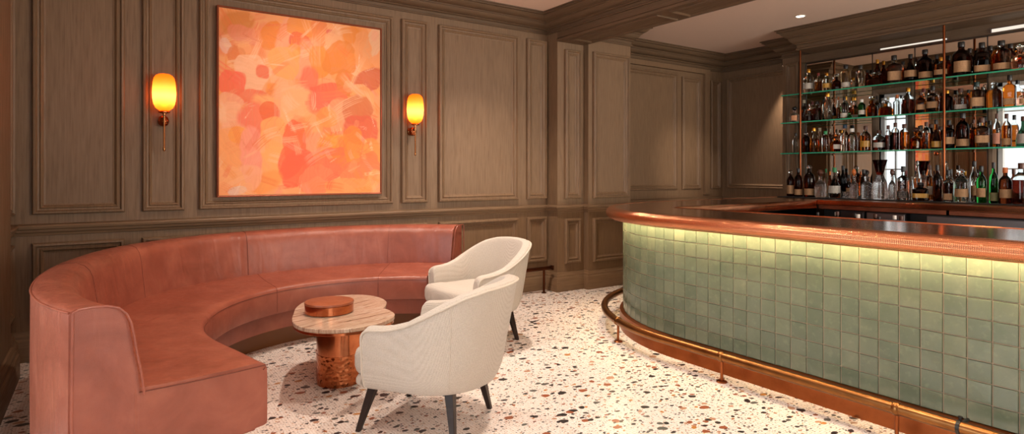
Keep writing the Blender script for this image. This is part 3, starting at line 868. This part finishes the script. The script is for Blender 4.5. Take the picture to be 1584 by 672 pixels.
top = thing('bar_countertop', 'dark copper bar top with thick hammered copper nosing curving round the bar end', 'bar top', (BX, 2.0, .985))
outer = bpath(.085)
innr = [(XEND, 3.66), (4.34, 3.66)] + [(4.34-.10*math.sin(PI/2*k/6), 3.56+.10*math.cos(PI/2*k/6)) for k in range(1,7)] + [(4.24, BY0)]
MB().prism(outer+innr, 1.034, 1.083).build('counter_surface', 'copper_top', top)
def uv_nose(top):
    o = [c for c in top.children if c.name.startswith('hammered_nosing')][0]
    n = len(NOSE); pv = [0.]
    for i in range(1, n): pv.append(pv[-1]+math.dist(NOSE[i-1], NOSE[i]))
    q = bpath(.15); su = [0.]
    for i in range(1, len(q)): su.append(su[-1]+math.dist(q[i-1], q[i]))
    at = o.data.attributes.new('along', 'FLOAT_VECTOR', 'POINT')
    at.data.foreach_set('vector', [c for s_ in su for p_ in pv for c in (s_, p_, 0.)])
NOSE = [(.078,1.084),(.10,1.086),(.122,1.083),(.142,1.074),(.156,1.060),(.163,1.042),(.163,1.026),(.157,1.010),(.145,.998),(.128,.990),(.118,.987),(.113,.989),(.112,1.034),(.078,1.034)]
aa = [bpath(o) for o, z in NOSE]
MB().loops([[(aa[k][i][0],aa[k][i][1],NOSE[k][1]) for k in range(len(NOSE))] for i in range(len(aa[0]))]).build('hammered_nosing', 'copper_hammered_nosing', top, smooth=True, angle=60)
uv_nose(top)
aa = [bpath(o) for o in (.006,.110)]
MB().loops([[(a[0],a[1],1.012),(b[0],b[1],1.012),(b[0],b[1],1.033),(a[0],a[1],1.033)] for a, b in zip(*aa)]).build('nosing_underside', 'copper_aged', top)
cl = [bpath(o) for o in (.097,.112)]
MB().loops([[(a[0],a[1],.984),(b[0],b[1],.983),(b[0],b[1],1.0),(a[0],a[1],1.0)] for a, b in zip(*cl)]).build('nosing_lip', 'copper_aged', top)
fi = MB()
fi.sweep([(6.70,3.66),(4.34,3.66)]+[(4.34-.10*math.sin(PI/2*k/6), 3.56+.10*math.cos(PI/2*k/6)) for k in range(1,7)]+[(4.24,BY0)], [(-.015,.995),(.012,.995),(.012,1.070),(.004,1.087),(-.012,1.087),(-.015,1.083)])
fi.build('inner_rim', 'copper_polished', top, smooth=True)
SS_ = [i*.07 for i in range(int((L1+L2+.6)/.07)+1)]
tag(MB().loops([[(p[0],p[1],1.003),(q[0],q[1],1.003),(q[0],q[1],1.0105),(p[0],p[1],1.0105)] for p, q in ((bp(s_,.080), bp(s_,.092)) for s_ in SS_)]).build('led_strip', 'led_warm'), 'warm glowing light strip tucked under the hammered copper bar nosing', 'light strip')

# foot rail round the bar
RO, RZ, RR = .175, .170, .031
fr = thing('foot_rail', 'aged brass foot rail on posts curving round the foot of the tiled bar', 'foot rail', (BX-RO, 2.0, 0))
S_END = L1+L2*.96
pts = [(x,y,RZ) for x,y in bpath(RO, 0., L1+L2+.35)]
MB().tube(pts, RR, 16).build('rail', 'brass', fr, smooth=True)
def sat(y): return y-BY0
posts = [sat(1.43), sat(2.495), L1+.50, sat(.36)]
for s in posts:
    x, y = bp(s, RO)
    p_ = MB().lathe([(0,.006),(.010,.006),(.010,RZ-.02),(0,RZ-.02)], (x,y,0), 12).build('post', 'copper_aged', fr, smooth=True)
    MB().lathe([(0,0),(.036,0),(.036,.006),(.030,.010),(.014,.013),(0,.013)], (x,y,0), 20).build('post_flange', 'copper_aged', p_, smooth=True)
    a = Vector((*bp(s-.016, RO), RZ)); b = Vector((*bp(s+.016, RO), RZ))
    MB().tube([a, a.lerp(b,.15), a.lerp(b,.85), b], [.0325,.036,.036,.0325], 18).build('coupling', 'brass', fr, smooth=True)
for yy in (1.155,):
    cp = MB()
    x, y = bp(sat(yy), RO)
    cp.tube([(x, y-.008, RZ),(x, y+.008, RZ)], .034, 14)
    cp.lathe([(0,0),(.007,0),(.007,.012),(.010,.014),(.010,.020),(0,.022)], (x+.012, y, RZ+.030), 10)
    cp.tube([(x+.03,y,RZ+.012),(x+.105,y,RZ+.012)], .009, 8)
    cp.build('wall_bracket', 'black', fr, smooth=True)
# short brass rail on the back wall, by the pier
wr = thing('wall_foot_rail', 'short dark bronze rail on two posts along the foot of the panelled wall', 'foot rail', (4.1, 5.5, 0))
MB().tube([(3.25,5.50,.285),(4.335,5.50,.285)], .022, 12).build('rail', 'bronze_dark', wr, smooth=True)
for x in (3.81, 4.215):
    q = MB().lathe([(0,0),(.014,0),(.014,.27),(0,.27)], (x,5.50,0), 10).build('post', 'bronze_dark', wr, smooth=True)
    MB().lathe([(0,0),(.03,0),(.03,.008),(.015,.014),(0,.014)], (x,5.50,0), 16).build('post_flange', 'bronze_dark', q, smooth=True)
MB().box(4.322,4.345,5.474,5.526,.258,.312).build('end_cap', 'bronze_dark', wr, bevel=.006)

# ------------------------------------------------------------------ back counter
bc = thing('back_counter', 'long back bar counter with copper edge and hammered band below the bottles', 'counter', (7.3, 1.5, 0))
FX = 6.72
MB().box(FX, 7.86, -1.2, 3.655, 1.040, 1.083).build('worktop', 'copper_aged', bc, bevel=.003)
MB().box(FX-.012, FX-.001, -1.2, 3.655, 1.036, 1.086).build('copper_edge', 'copper_polished', bc, bevel=.003)
MB().box(FX+.03, FX+.05, -1.2, 2.375, .985, 1.032).build('hammered_band', 'copper_band', bc, bevel=.004)
MB().box(FX+.03, FX+.05, 2.40, 3.655, .985, 1.032).build('hammered_band', 'copper_band', bc, bevel=.004)
MB().box(FX+.16, 7.86, -1.2, 3.655, .0, 1.038).build('cabinet_body', 'black', bc)
def fridge(y0, y1, label, mat, name='drawer_front'):
    t = thing('steel_drawer_unit', label, 'drawer unit', (FX+.1, (y0+y1)/2, .1), group='steel units under the back counter')
    MB().box(FX+.062, FX+.155, y0+.004, y1-.004, .10, .975).build('unit_body', 'steel_dark', t)
    MB().box(FX+.045, FX+.061, y0+.012, y1-.012, .60, .965).build('drawer', mat, t, bevel=.003)
    h = MB().tube([(FX+.03, y0+.06, .66),(FX+.03, y1-.06, .66)], .008, 8); h.box(FX+.03,FX+.046,y0+.07,y0+.085,.652,.668); h.box(FX+.03,FX+.046,y1-.085,y1-.07,.652,.668)
    h.build('handle', 'steel', t, smooth=True)
fridge(3.16, 3.42, 'narrow dark steel unit under the back counter, farthest from the front', 'steel_dark')
fridge(2.76, 3.15, 'pale steel drawer unit under the back counter beside the dark recess', 'steel')
fridge(-1.1, 2.58, 'very long brushed steel unit under the back counter', 'steel')
MB_r = MB().box(7.16, 7.66, 1.2, 4.20, 1.0865, 1.098)
rs = MB().box(7.14, 7.845, 1.0, 3.65, 1.0835, 1.094).box(7.14, 7.845, 3.66, 4.40, 1.0835, 1.094)
tag(rs.build('bar_mat', 'black_rubber', bevel=.002), 'long black mat under the bottles on the back counter', 'mat')
# bench with bottles in the well behind the bar
wb = thing('well_bench', 'dark underbar bench holding bottles inside the bar well', 'bench', (6.45, 3.1, 0))
MB().box(6.28, 6.62, 2.55, 3.55, .66, .70).build('bench_top', 'steel_dark', wb, bevel=.003)
for x in (6.31, 6.59):
    for y in (2.58, 3.52): MB().box(x-.015,x+.015,y-.015,y+.015,0,.659).build('leg', 'steel_dark', wb)

# ------------------------------------------------------------------ glass shelves and uprights
SX0, SX1 = 7.475, 7.85
for nm, z, y1 in (('top', 2.419, 4.55), ('middle', 2.051, 4.56), ('lowest', 1.646, 4.56)):
    t = thing('glass_shelf', 'green-edged glass shelf full of bottles, the %s of three' % nm, 'shelf', (7.66, 3.0, z), group='glass shelves of the back bar')
    MB().box(SX0+.012, SX1, 1.0, y1-.0, z, z+.011).build('shelf_panel', 'shelf_glass', t)
    MB().box(SX0, SX0+.0115, 1.0, y1, z-.003, z+.0118).build('polished_edge', 'shelf_edge', t, bevel=.002)
for y, lb in ((4.272, 'slim copper shelf upright at the left end of the bottle shelves'), (2.668, 'slim copper shelf upright in the middle of the bottle shelves')):
    t = thing('shelf_upright', lb, 'upright', (7.455, y, 1.0945), group='copper uprights of the bottle shelves')
    MB().lathe([(0,1.097),(.0125,1.097),(.0125,2.983),(0,2.983)], (7.455, y, 0), 12).build('upright_tube', 'copper_dark', t, smooth=True)
    MB().lathe([(0,1.095),(.028,1.095),(.028,1.102),(.014,1.108),(0,1.108)], (7.455, y, 0), 16).build('upright_foot', 'copper_aged', t, smooth=True)
    for z in (1.646, 2.051, 2.419): MB().box(7.466, 7.50, y-.010, y+.010, z-.013, z-.0015).build('shelf_bracket', 'copper_aged', t)
for hh_, y0, y1, lb in ((.022, 2.75, 3.46, 'thin bright light strip above the mirror, over the narrow reflected window'), (.04, 1.3, 2.36, 'thin bright light strip above the mirror at the right of the photo')):
    t = thing('mirror_light', lb, 'light strip', (7.80, (y0+y1)/2, 2.96), group='light strips above the mirror')
    MB().box(7.786, 7.7995, y0, y1, 2.884, 2.884+hh_).build('light_housing', 'steel', t)
    MB().box(7.781, 7.7855, y0+.01, y1-.01, 2.887, 2.881+hh_).build('diffuser', 'led_cool', t)

# ------------------------------------------------------------------ bottles
ROWS = {}
ROWS[0] = """7.552 4.214 0.311 0.0634 w clear white gold
7.538 4.079 0.241 0.0435 w amber - red
7.551 3.978 0.228 0.0549 w clear gold gold
7.550 3.857 0.204 0.0558 d red - crystal
7.549 3.742 0.295 0.0551 c cream white black
7.540 3.567 0.264 0.0506 c clear - black
7.793 3.602 0.239 0.0431 w dark - black
7.593 3.415 0.163 0.1040 d amber - crystal
7.570 3.208 0.327 0.0810 s amber tan black
7.799 3.207 0.283 0.0371 t amber - black
7.564 3.035 0.313 0.0665 p dark tan black
7.804 3.053 0.305 0.0313 t red - brown
7.571 2.892 0.341 0.0723 w dark tan black
7.792 2.860 0.302 0.0435 w dark - black
7.558 2.731 0.227 0.0687 s amber tan gold
7.789 2.709 0.206 0.0409 w dark - black
7.571 2.551 0.366 0.0821 w dark tan black
7.787 2.546 0.321 0.0473 w dark - black
7.580 2.372 0.328 0.0783 s dark tan black
7.780 2.361 0.316 0.0557 w dark - black
7.582 2.209 0.319 0.0797 w amber tan black
7.778 2.190 0.306 0.0581 w amber - black
7.559 2.051 0.255 0.0698 d rose - crystal
7.800 3.491 0.349 0.0364 t dark tan gold
7.805 3.312 0.286 0.0308 c dark - black
7.800 3.121 0.331 0.0350 t red - red
7.805 2.641 0.322 0.0271 w amber - black
7.798 2.461 0.301 0.0360 t amber tan brown"""
ROWS[1] = """7.549 4.405 0.210 0.0601 d clear peach black
7.798 4.414 0.314 0.0377 t amber - cream
7.539 4.198 0.132 0.0410 w red - black
7.552 4.103 0.249 0.0517 w red - black
7.546 3.968 0.358 0.0573 t clear - gold
7.777 4.014 0.247 0.0353 w dark gold clear
7.800 3.960 0.310 0.0217 t amber - orange
7.545 3.760 0.263 0.0418 w clear white black
7.527 3.689 0.064 0.0287 d green - green
7.788 3.754 0.230 0.0482 w amber white clear
7.535 3.550 0.217 0.0400 c green white white
7.564 3.445 0.254 0.0648 d amber - clear
7.567 3.297 0.186 0.0760 d amber - crystal
7.545 3.164 0.231 0.0478 s clear - orange
7.557 3.055 0.301 0.0587 w red - gold
7.552 2.929 0.242 0.0501 s amber tan brown
7.566 2.814 0.295 0.0618 s amber tan black
7.553 2.675 0.228 0.0545 w dark - gold
7.564 2.554 0.236 0.0631 s clear grey brown
7.802 2.563 0.242 0.0343 w amber - black
7.559 2.410 0.286 0.0696 s amber tan teal
7.787 2.408 0.285 0.0435 w amber - clear
7.561 2.262 0.268 0.0646 w amber - crystal
7.796 2.266 0.221 0.0404 w clear - crystal
7.556 2.133 0.323 0.0587 s amber tan black
7.793 2.136 0.292 0.0433 w amber - black
7.538 2.025 0.172 0.0473 d rose tan crystal
7.799 4.301 0.284 0.0369 c amber white red
7.801 4.150 0.295 0.0353 w clear white black
7.798 3.864 0.305 0.0375 w red gold gold
7.803 3.498 0.275 0.0333 w amber white black
7.798 3.371 0.249 0.0382 w red - cream
7.801 3.230 0.253 0.0348 w red tan black
7.796 2.992 0.303 0.0397 t amber - red
7.798 2.872 0.254 0.0383 w dark - brown
7.803 2.482 0.274 0.0297 t dark tan cream"""
ROWS[2] = """7.530 4.376 0.262 0.0414 w clear - black
7.539 4.241 0.263 0.0499 c dark - clear
7.538 4.138 0.316 0.0494 t amber - gold
7.795 4.200 0.330 0.0414 t amber - cream
7.542 3.990 0.266 0.0445 c clear - green
7.572 3.876 0.228 0.0697 d amber white copper
7.787 3.872 0.351 0.0489 t clear - blue
7.553 3.671 0.280 0.0640 w clear - white
7.801 3.713 0.244 0.0350 t amber - orange
7.548 3.511 0.301 0.0587 w amber gold brown
7.559 3.364 0.238 0.0666 w red silver brown
7.534 3.255 0.291 0.0336 c red - brown
7.537 3.181 0.316 0.0383 c red - brown
7.541 3.088 0.295 0.0479 c orange - brown
7.556 2.976 0.252 0.0588 d orange - brown
7.539 2.867 0.302 0.0366 c orange - brown
7.554 2.779 0.325 0.0500 p amber gold black
7.553 2.657 0.309 0.0562 s dark tan black
7.560 2.536 0.376 0.0619 w dark tan black
7.802 2.516 0.318 0.0321 t amber - brown
7.558 2.365 0.315 0.0692 s amber tan brown
7.806 2.374 0.294 0.0298 t clear - black
7.543 2.235 0.344 0.0330 w amber rose brown
7.556 2.159 0.339 0.0414 w amber tan brown
7.796 2.163 0.339 0.0398 w amber - black
7.548 2.023 0.301 0.0590 p deepgreen grey brown
7.806 4.064 0.310 0.0302 w amber - cream
7.803 3.310 0.243 0.0327 t amber gold cream
7.797 3.032 0.281 0.0388 t red - black
7.797 2.921 0.294 0.0394 t dark gold brown
7.796 2.823 0.262 0.0396 t amber - brown
7.806 2.596 0.277 0.0305 w red gold brown
7.802 2.450 0.286 0.0320 w clear - gold
7.803 2.300 0.282 0.0330 t dark - cream"""
ROWS[3] = """7.275 4.297 0.335 0.0470 w dark tan crystal
7.279 4.196 0.359 0.0511 w dark tan black
7.293 4.061 0.399 0.0645 w dark tan crystal
7.297 3.924 0.342 0.0681 d clear - brown
7.490 3.954 0.351 0.0236 t clear - green
7.490 3.906 0.318 0.0235 t copper - copper
7.296 3.750 0.365 0.0715 p clear white green
7.490 3.748 0.389 0.0363 t black - black
7.285 3.608 0.079 0.0408 g clear - -
7.289 3.521 0.348 0.0435 d clear - orange
7.490 3.506 0.341 0.0377 t dark - black
7.311 3.387 0.257 0.0660 f frost - -
7.314 3.248 0.450 0.0683 v clear - -
7.277 3.104 0.346 0.0405 d clear - brown
7.303 3.003 0.374 0.0602 s rose black black
7.490 2.989 0.259 0.0187 t clear - white
7.490 2.937 0.440 0.0313 t amber - crystal
7.310 2.835 0.198 0.0855 s dark gold black
7.490 2.817 0.388 0.0321 t amber white brown
7.278 2.666 0.385 0.0403 w dark - black
7.294 2.572 0.330 0.0456 s red tan black
7.297 2.459 0.343 0.0641 w clear tan crystal
7.490 2.410 0.425 0.0370 t clear tan black
7.287 2.285 0.369 0.0421 w green tan black
7.302 2.190 0.406 0.0363 w green olive black
7.301 2.096 0.354 0.0540 w dark tan orange
7.490 2.083 0.342 0.0393 w dark - brown
7.292 1.969 0.397 0.0683 w red - brown
7.490 3.837 0.324 0.0308 c red - black
7.490 3.679 0.277 0.0307 t red tan black
7.490 3.176 0.327 0.0302 c clear tan black
7.490 3.054 0.326 0.0342 t dark white red
7.490 2.750 0.322 0.0327 c amber gold gold
7.490 2.619 0.340 0.0316 t clear gold black
7.490 2.515 0.310 0.0308 t clear white red
7.490 2.238 0.299 0.0337 t red - brown"""
PROFS = {
 'w': ([(.90,0),(1,.02),(1,.54),(.98,.60),(.90,.655),(.70,.71),(.46,.75),(.35,.78),(.33,.88)], .85, .37, 1.0),
 's': ([(.92,0),(1,.02),(1,.60),(.97,.64),(.82,.67),(.52,.70),(.36,.73),(.33,.86)], .83, .37, 1.0),
 't': ([(.92,0),(1,.02),(1,.55),(.95,.62),(.72,.69),(.48,.75),(.42,.90)], .86, .46, 1.0),
 'p': ([(.86,0),(.98,.03),(1,.12),(.98,.25),(.86,.38),(.60,.50),(.38,.60),(.28,.68),(.27,.88)], .84, .31, 1.0),
 'd': ([(.80,0),(.95,.04),(1,.15),(1,.36),(.90,.47),(.62,.55),(.34,.60),(.28,.64),(.28,.74),(.40,.76),(.40,.775)], .775, .40, 1.0),
 'c': ([(.94,0),(1,.02),(1,.66),(.95,.72),(.70,.77),(.44,.80),(.40,.90)], .84, .46, 1.0),
 'f': ([(.92,0),(1,.02),(1,.60),(.92,.67),(.62,.73),(.45,.77),(.42,.92),(.50,.94),(.52,1.0),(.40,1.0)], 1, 0, 1.0),
}
ORD = 'first second third fourth fifth sixth seventh eighth ninth tenth eleventh twelfth thirteenth fourteenth fifteenth sixteenth seventeenth eighteenth nineteenth twentieth'.split()
ORD += ['twenty-'+o for o in ORD[:9]] + ['thirtieth'] + ['thirty-'+o for o in ORD[:9]] + ['fortieth'] + ['forty-'+o for o in ORD[:9]] + ['fiftieth']
SHAPE = dict(w='round-shouldered bottle', s='square bottle', t='slim bottle', p='teardrop bottle', d='squat decanter', c='straight bottle', f='open-necked bottle')
CNAME = dict(amber='amber', dark='dark brown', red='dark red', orange='bright orange', rose='pinkish', green='green', deepgreen='dark green', copper='copper-coloured', black='black', clear='clear', cream='cream-coloured', frost='frosted pinkish')
def slerp_prof(p, k=3):
    o = []
    for (a,b),(c,d) in zip(p, p[1:]):
        for q in range(k): o.append((lerp(a,c,q/k), lerp(b,d,q/k)))
    return o+[p[-1]]
def bottle(X, Y, z, H, R, shape, col, lab, cap, label, group):
    rz = math.atan2(-Y, -X) + random.uniform(-.25,.25)     # label side towards the room
    t = thing('bottle' if shape != 'd' else 'decanter', label, 'bottle' if shape != 'd' else 'decanter', (X,Y,z), rz, group)
    prof, zc, rc, _ = PROFS[shape]
    sup = {'s': 5, 'f': 3.2}.get(shape)
    k = 1/2**(1/5)*1.0 if shape == 's' else 1
    Rk = R*(.90 if sup else 1)
    fac = shape == 'd'
    P_ = [(0,0)]+[(r*Rk, zz*H) for r, zz in prof]+[(0, prof[-1][1]*H)]
    def lathe(pr, seg, sp, flat):
        L = []
        for i, (r, zz) in enumerate(pr):
            l = []
            for q in range(seg):
                a = 2*PI*q/seg; ca, sa = math.cos(a), math.sin(a); rr = r
                if sp and r > .5*Rk: rr = r/(abs(ca)**sp+abs(sa)**sp)**(1/sp)*.96
                if flat: rr = r*(1-.05*(q % 2))
                l.append((rr*ca, rr*sa, zz))
            L.append(l)
        return MB().loops(L)
    seg = 16 if fac else 24
    fill = random.uniform(.66,.9)
    clear = col in ('clear','frost','cream')
    filled = col not in ('dark','black','deepgreen','copper','frost','cream','clear','green') and not fac and random.random() < .8
    if filled:
        zf = H*random.uniform(.52,.70); Q = [(0,.006)]
        zz_ = [q for q in P_[1:-1] if .006 < q[1] < zf]
        rf = float(np.interp(zf, [q[1] for q in P_[1:-1]], [q[0] for q in P_[1:-1]]))
        Q += [(P_[1][0]*.95,.006)]+[(r*.955, z_) for r, z_ in zz_]+[(rf*.955, zf),(0,zf)]
        lathe(Q, seg, sup, False).build('liquor', 'liquor_'+col, t, smooth=True, world=False)
    body = lathe(P_, seg, sup, fac).build('glass_body', 'cut_crystal' if ((fac and clear) or shape == 'f') else 'liquor_clear' if filled else 'liquor_'+col, t, smooth=not fac, world=False)
    if cap != '-':
        if fac or cap == 'crystal':
            b0 = zc*H-.012*H; rr = rc*Rk*1.15; hh = H-b0
            st_ = lathe([(0,b0),(rr*.45,b0+.001),(rr*.6,b0+hh*.12),(rr*1.15,b0+hh*.38),(rr*1.2,b0+hh*.6),(rr*.75,b0+hh*.9),(0,b0+hh)], 10, None, True)
            st_.build('stopper', 'crystal' if cap in ('crystal','clear') else 'cap_'+cap, t, world=False)
        elif cap == 'clear':
            lathe([(0,zc*H),(rc*Rk*1.05,zc*H),(rc*Rk*1.1,H*.97),(0,H)], 14, None, False).build('stopper', 'crystal', t, smooth=True, world=False)
        else:
            c0 = zc*H; r_ = max(rc*Rk*1.06, .008)
            lathe([(0,c0),(r_*.96,c0),(r_,c0+.004),(r_,H-.004),(r_*.94,H),(0,H)], 16, None, False).build('cap', 'cap_'+cap, t, smooth=True, world=False)
    if lab != '-':
        big = lab in ('tan','rose','peach','grey') and random.random() < .55
        z0, z1 = (.10*H, .42*H) if big else (.16*H, .40*H)
        if random.random() < .3: z0, z1 = .06*H, .26*H
        ang = 1.05 if shape != 'd' else .6
        L = []
        n = 13
        for i in range(n):
            a = -ang+2*ang*i/(n-1)
            def rad(e):
                ca, sa = math.cos(a), math.sin(a); r = Rk
                if sup: r = Rk/(abs(ca)**sup+abs(sa)**sup)**(1/sup)*.96
                if shape == 'p': r *= .985
                return (r+e)*ca, (r+e)*sa
            a_, b_ = rad(.0006), rad(.0022)
            L.append([(a_[0],a_[1],z0),(b_[0],b_[1],z0),(b_[0],b_[1],z1),(a_[0],a_[1],z1)])
        MB().loops(L).build('label', 'label_'+lab, t, smooth=True, world=False)
    return t
RN = [('top glass shelf', 2.4305), ('middle glass shelf', 2.0625), ('lowest glass shelf', 1.6575), ('back counter', 1.0942)]
for k, (rn, z) in enumerate(RN):
    items = [l.split() for l in ROWS[k].strip().splitlines()]
    items.sort(key=lambda q: -float(q[1])/float(q[0]))       # in order along the shelf as seen from the room
    for i, q in enumerate(items):
        X, Y, H, R = map(float, q[:4]); shape, col, lab, cap = q[4:]
        R = min(R, .098); H = min(H, (.54, .34, .378, .53)[k])
        at = '%s from left on the %s' % (ORD[i], rn)
        grp = 'bottles on the ' + rn
        if shape == 'g':
            tag(MB().lathe([(0,0),(R*.8,0),(R*.9,.004),(R,H),(R*.92,H),(R*.80,.02),(0,.018)], (0,0,0), 20, flute=.05).build('glass_tumbler', 'cut_crystal', world=False), 'short cut crystal tumbler, '+at, 'tumbler', grp).location = (X,Y,z)
            continue
        if shape == 'v':
            t = thing('crystal_vase', 'flared crystal vase with red fluted rim, '+at, 'vase', (X,Y,z), 0, grp)
            R = .075
            MB().lathe([(0,0),(R*.9,0),(R,.02*H),(R*1.05,.2*H),(R*.95,.42*H),(R*.6,.56*H),(R*.45,.62*H),(R*.4,.62*H),(0,.6*H)], (0,0,0), 20, flute=.07).build('vase_body', 'cut_crystal', t, world=False)
            MB().lathe([(0,.622*H),(R*.42,.622*H),(R*.55,.70*H),(R*.75,.85*H),(R*1.02,1.0*H),(R*.95,1.0*H),(R*.68,.86*H),(R*.42,.70*H),(0,.66*H)], (0,0,0), 20, flute=.16).build('flared_rim', 'liquor_red', t, world=False)
            continue
        w = CNAME[col]+' '+SHAPE[shape]
        ex = []
        if lab != '-': ex.append(lab+' label')
        if cap not in '-' and shape != 'f' and len(ex) < 1: ex.append((cap if cap not in ('crystal','clear') else 'glass')+(' stopper' if (shape == 'd' or cap in ('crystal','clear')) else ' cap'))
        lb = w+(' with '+' and '.join(ex) if ex else '')+', '+at
        bottle(X, Y, z, H, R, shape, col, lab, cap, lb, grp)
# bottles standing in the well behind the bar
rng = random.Random(11)
for i, y in enumerate((3.46,3.32,3.25,3.13,3.04,2.93,2.84,2.75,2.64)):
    X = 6.38+.12*(i % 2); H = .27+.02*rng.uniform(-1,1)
    bottle(X, y, .7005, H, .036, 't', ('dark','clear','black')[i % 3], '-', ('black','white','brown')[i % 3], '%s slim bottle in the bar well, %s along the underbar bench' % (('dark brown','clear','black')[i % 3], ORD[i]), 'bottles in the bar well')

# ------------------------------------------------------------------ lamps
def spot(loc, to, power, size=110, blend=.7, col=(1,.85,.71), rad=.05):
    l = bpy.data.lights.new('downlight_beam', 'SPOT'); l.energy = power; l.spot_size = math.radians(size); l.spot_blend = blend; l.color = col; l.shadow_soft_size = rad
    o = bpy.data.objects.new('downlight_beam', l); COL.objects.link(o); o.location = loc
    d = Vector(to)-Vector(loc); o.rotation_euler = d.to_track_quat('-Z','Y').to_euler()
    return o
WHERE = [(1.55,4.3,'in the lounge ceiling near the painting'),(3.35,4.6,'in the lounge ceiling near the pier'),(.2,2.2,'in the lounge ceiling above the sofa end'),(2.3,2.4,'in the lounge ceiling above the armchairs'),(1.0,-.6,'in the lounge ceiling behind the camera'),(3.2,.2,'in the lounge ceiling in front of the bar'),
         (6.8,3.896,'in the bar ceiling above the back counter corner'),(6.6,1.6,'in the bar ceiling above the back counter'),(5.6,.2,'in the bar ceiling nearest the camera'),(5.5,2.6,'in the bar ceiling above the bar well')]
for i, (x, y, w) in enumerate(WHERE):
    t = thing('ceiling_downlight', 'small round recessed downlight '+w, 'downlight', (x,y,ZC), group='recessed downlights')
    MB().lathe([(.062,0),(.062,-.004),(.050,-.006),(.046,-.002),(.046,0)], (0,0,0), 28).build('trim_ring', 'white_trim', t, smooth=True, world=False)
    MB().lathe([(0,-.0005),(.045,-.0005),(.045,-.0025),(0,-.0025)], (0,0,0), 24).build('lens', 'lamp_lens', t, world=False)
ww = thing('wall_washer_lamp', 'small dark spotlight on the side of the back bar pilaster, facing the corner', 'spotlight', (8.03, 4.845, 2.98))
MB().lathe([(0,-.05),(.022,-.05),(.025,-.045),(.025,.05),(0,.05)], (0,0,0), 20).build('lamp_body', 'black', ww, smooth=True, world=False)
MB().lathe([(0,-.054),(.018,-.054),(.018,-.0505),(0,-.0505)], (0,0,0), 20).build('lens', 'lamp_lens', ww, world=False)
MB().box(-.008,.008,-.0645,-.0245,-.008,.008).build('mount', 'black', ww, world=False)
EXPO = 0.0
def area(loc, to, sx, sy, power, col):
    l = bpy.data.lights.new('window_daylight', 'AREA'); l.shape = 'RECTANGLE'; l.size = sx; l.size_y = sy; l.energy = power; l.color = col
    o = bpy.data.objects.new('window_daylight', l); COL.objects.link(o); o.location = loc
    d = Vector(to)-Vector(loc); o.rotation_euler = d.to_track_quat('-Z','Y').to_euler(); return o
area((-3.05,2.05,1.75), (0,2.05,2.0), 2.8, 2.0, 150, (.93,.96,1.0))
area((-.2,-3.6,1.7), (-.2,0,2.6), 2.7, 2.2, 45, (1,.93,.86))
area((3.2,-3.6,1.7), (3.2,0,2.6), 2.5, 2.2, 45, (1,.93,.86))
area((6.2,-3.6,1.7), (6.2,0,3.2), 2.3, 2.2, 420, (1,.88,.76))  # added warm fill behind the added window, aimed up to brighten the bar ceiling
for i, (x, y, w) in enumerate(WHERE):
    e = (170,300,80,210,190,210,40,50,60,20,0)[i]
    if e: spot((x,y,ZC-.02), (x,y,0), e, 104 if i < 6 else 90, 1.)
spot((1.55,4.3,ZC-.02), (1.54,5.68,1.8), 44, 66, .6)
spot((8.03,4.845,2.915), (8.2,5.06,1.1), 130, 48, 1., rad=.03)
spot((5.5,2.6,ZC-.02), (7.3,6.0,1.45), 420, 22, 1.)
W = bpy.data.worlds.new('daylight'); bpy.context.scene.world = W; W.use_nodes = True
W.node_tree.nodes['Background'].inputs[0].default_value = (.93,.97,1,1); W.node_tree.nodes['Background'].inputs[1].default_value = 1.6

# ------------------------------------------------------------------ camera and view
cam = bpy.data.cameras.new('camera'); co = bpy.data.objects.new('camera', cam); COL.objects.link(co)
co.location = (0,0,1.4); co.rotation_euler = (PI/2, 0, -math.atan2(632, 923))
cam.sensor_width = 36; cam.sensor_fit = 'HORIZONTAL'; cam.lens = 36*923/1584; cam.shift_y = -69/1584; cam.clip_start = .02
sc = bpy.context.scene; sc.camera = co
sc.view_settings.view_transform = 'Standard'; sc.view_settings.look = 'None'; sc.view_settings.gamma = 1; sc.view_settings.use_curve_mapping = False
sc.view_settings.exposure = EXPO
sc.cycles.max_bounces = 14; sc.cycles.transmission_bounces = 12; sc.cycles.transparent_max_bounces = 12; sc.cycles.diffuse_bounces = 4; sc.cycles.glossy_bounces = 6
sc.cycles.caustics_refractive = False; sc.cycles.caustics_reflective = False; sc.cycles.sample_clamp_indirect = 6
sc.cycles.use_denoising = True
for o in list(sc.objects):
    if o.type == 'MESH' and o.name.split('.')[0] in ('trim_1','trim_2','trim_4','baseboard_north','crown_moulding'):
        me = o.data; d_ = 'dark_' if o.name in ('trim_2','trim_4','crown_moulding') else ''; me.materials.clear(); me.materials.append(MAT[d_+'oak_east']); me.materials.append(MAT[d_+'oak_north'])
        for p in me.polygons:
            vs = [me.vertices[i].co for i in p.vertices]; e = max((vs[i]-vs[i-1] for i in range(len(vs))), key=lambda d: d.length)
            p.material_index = 1 if abs(e.y) > abs(e.x) else 0
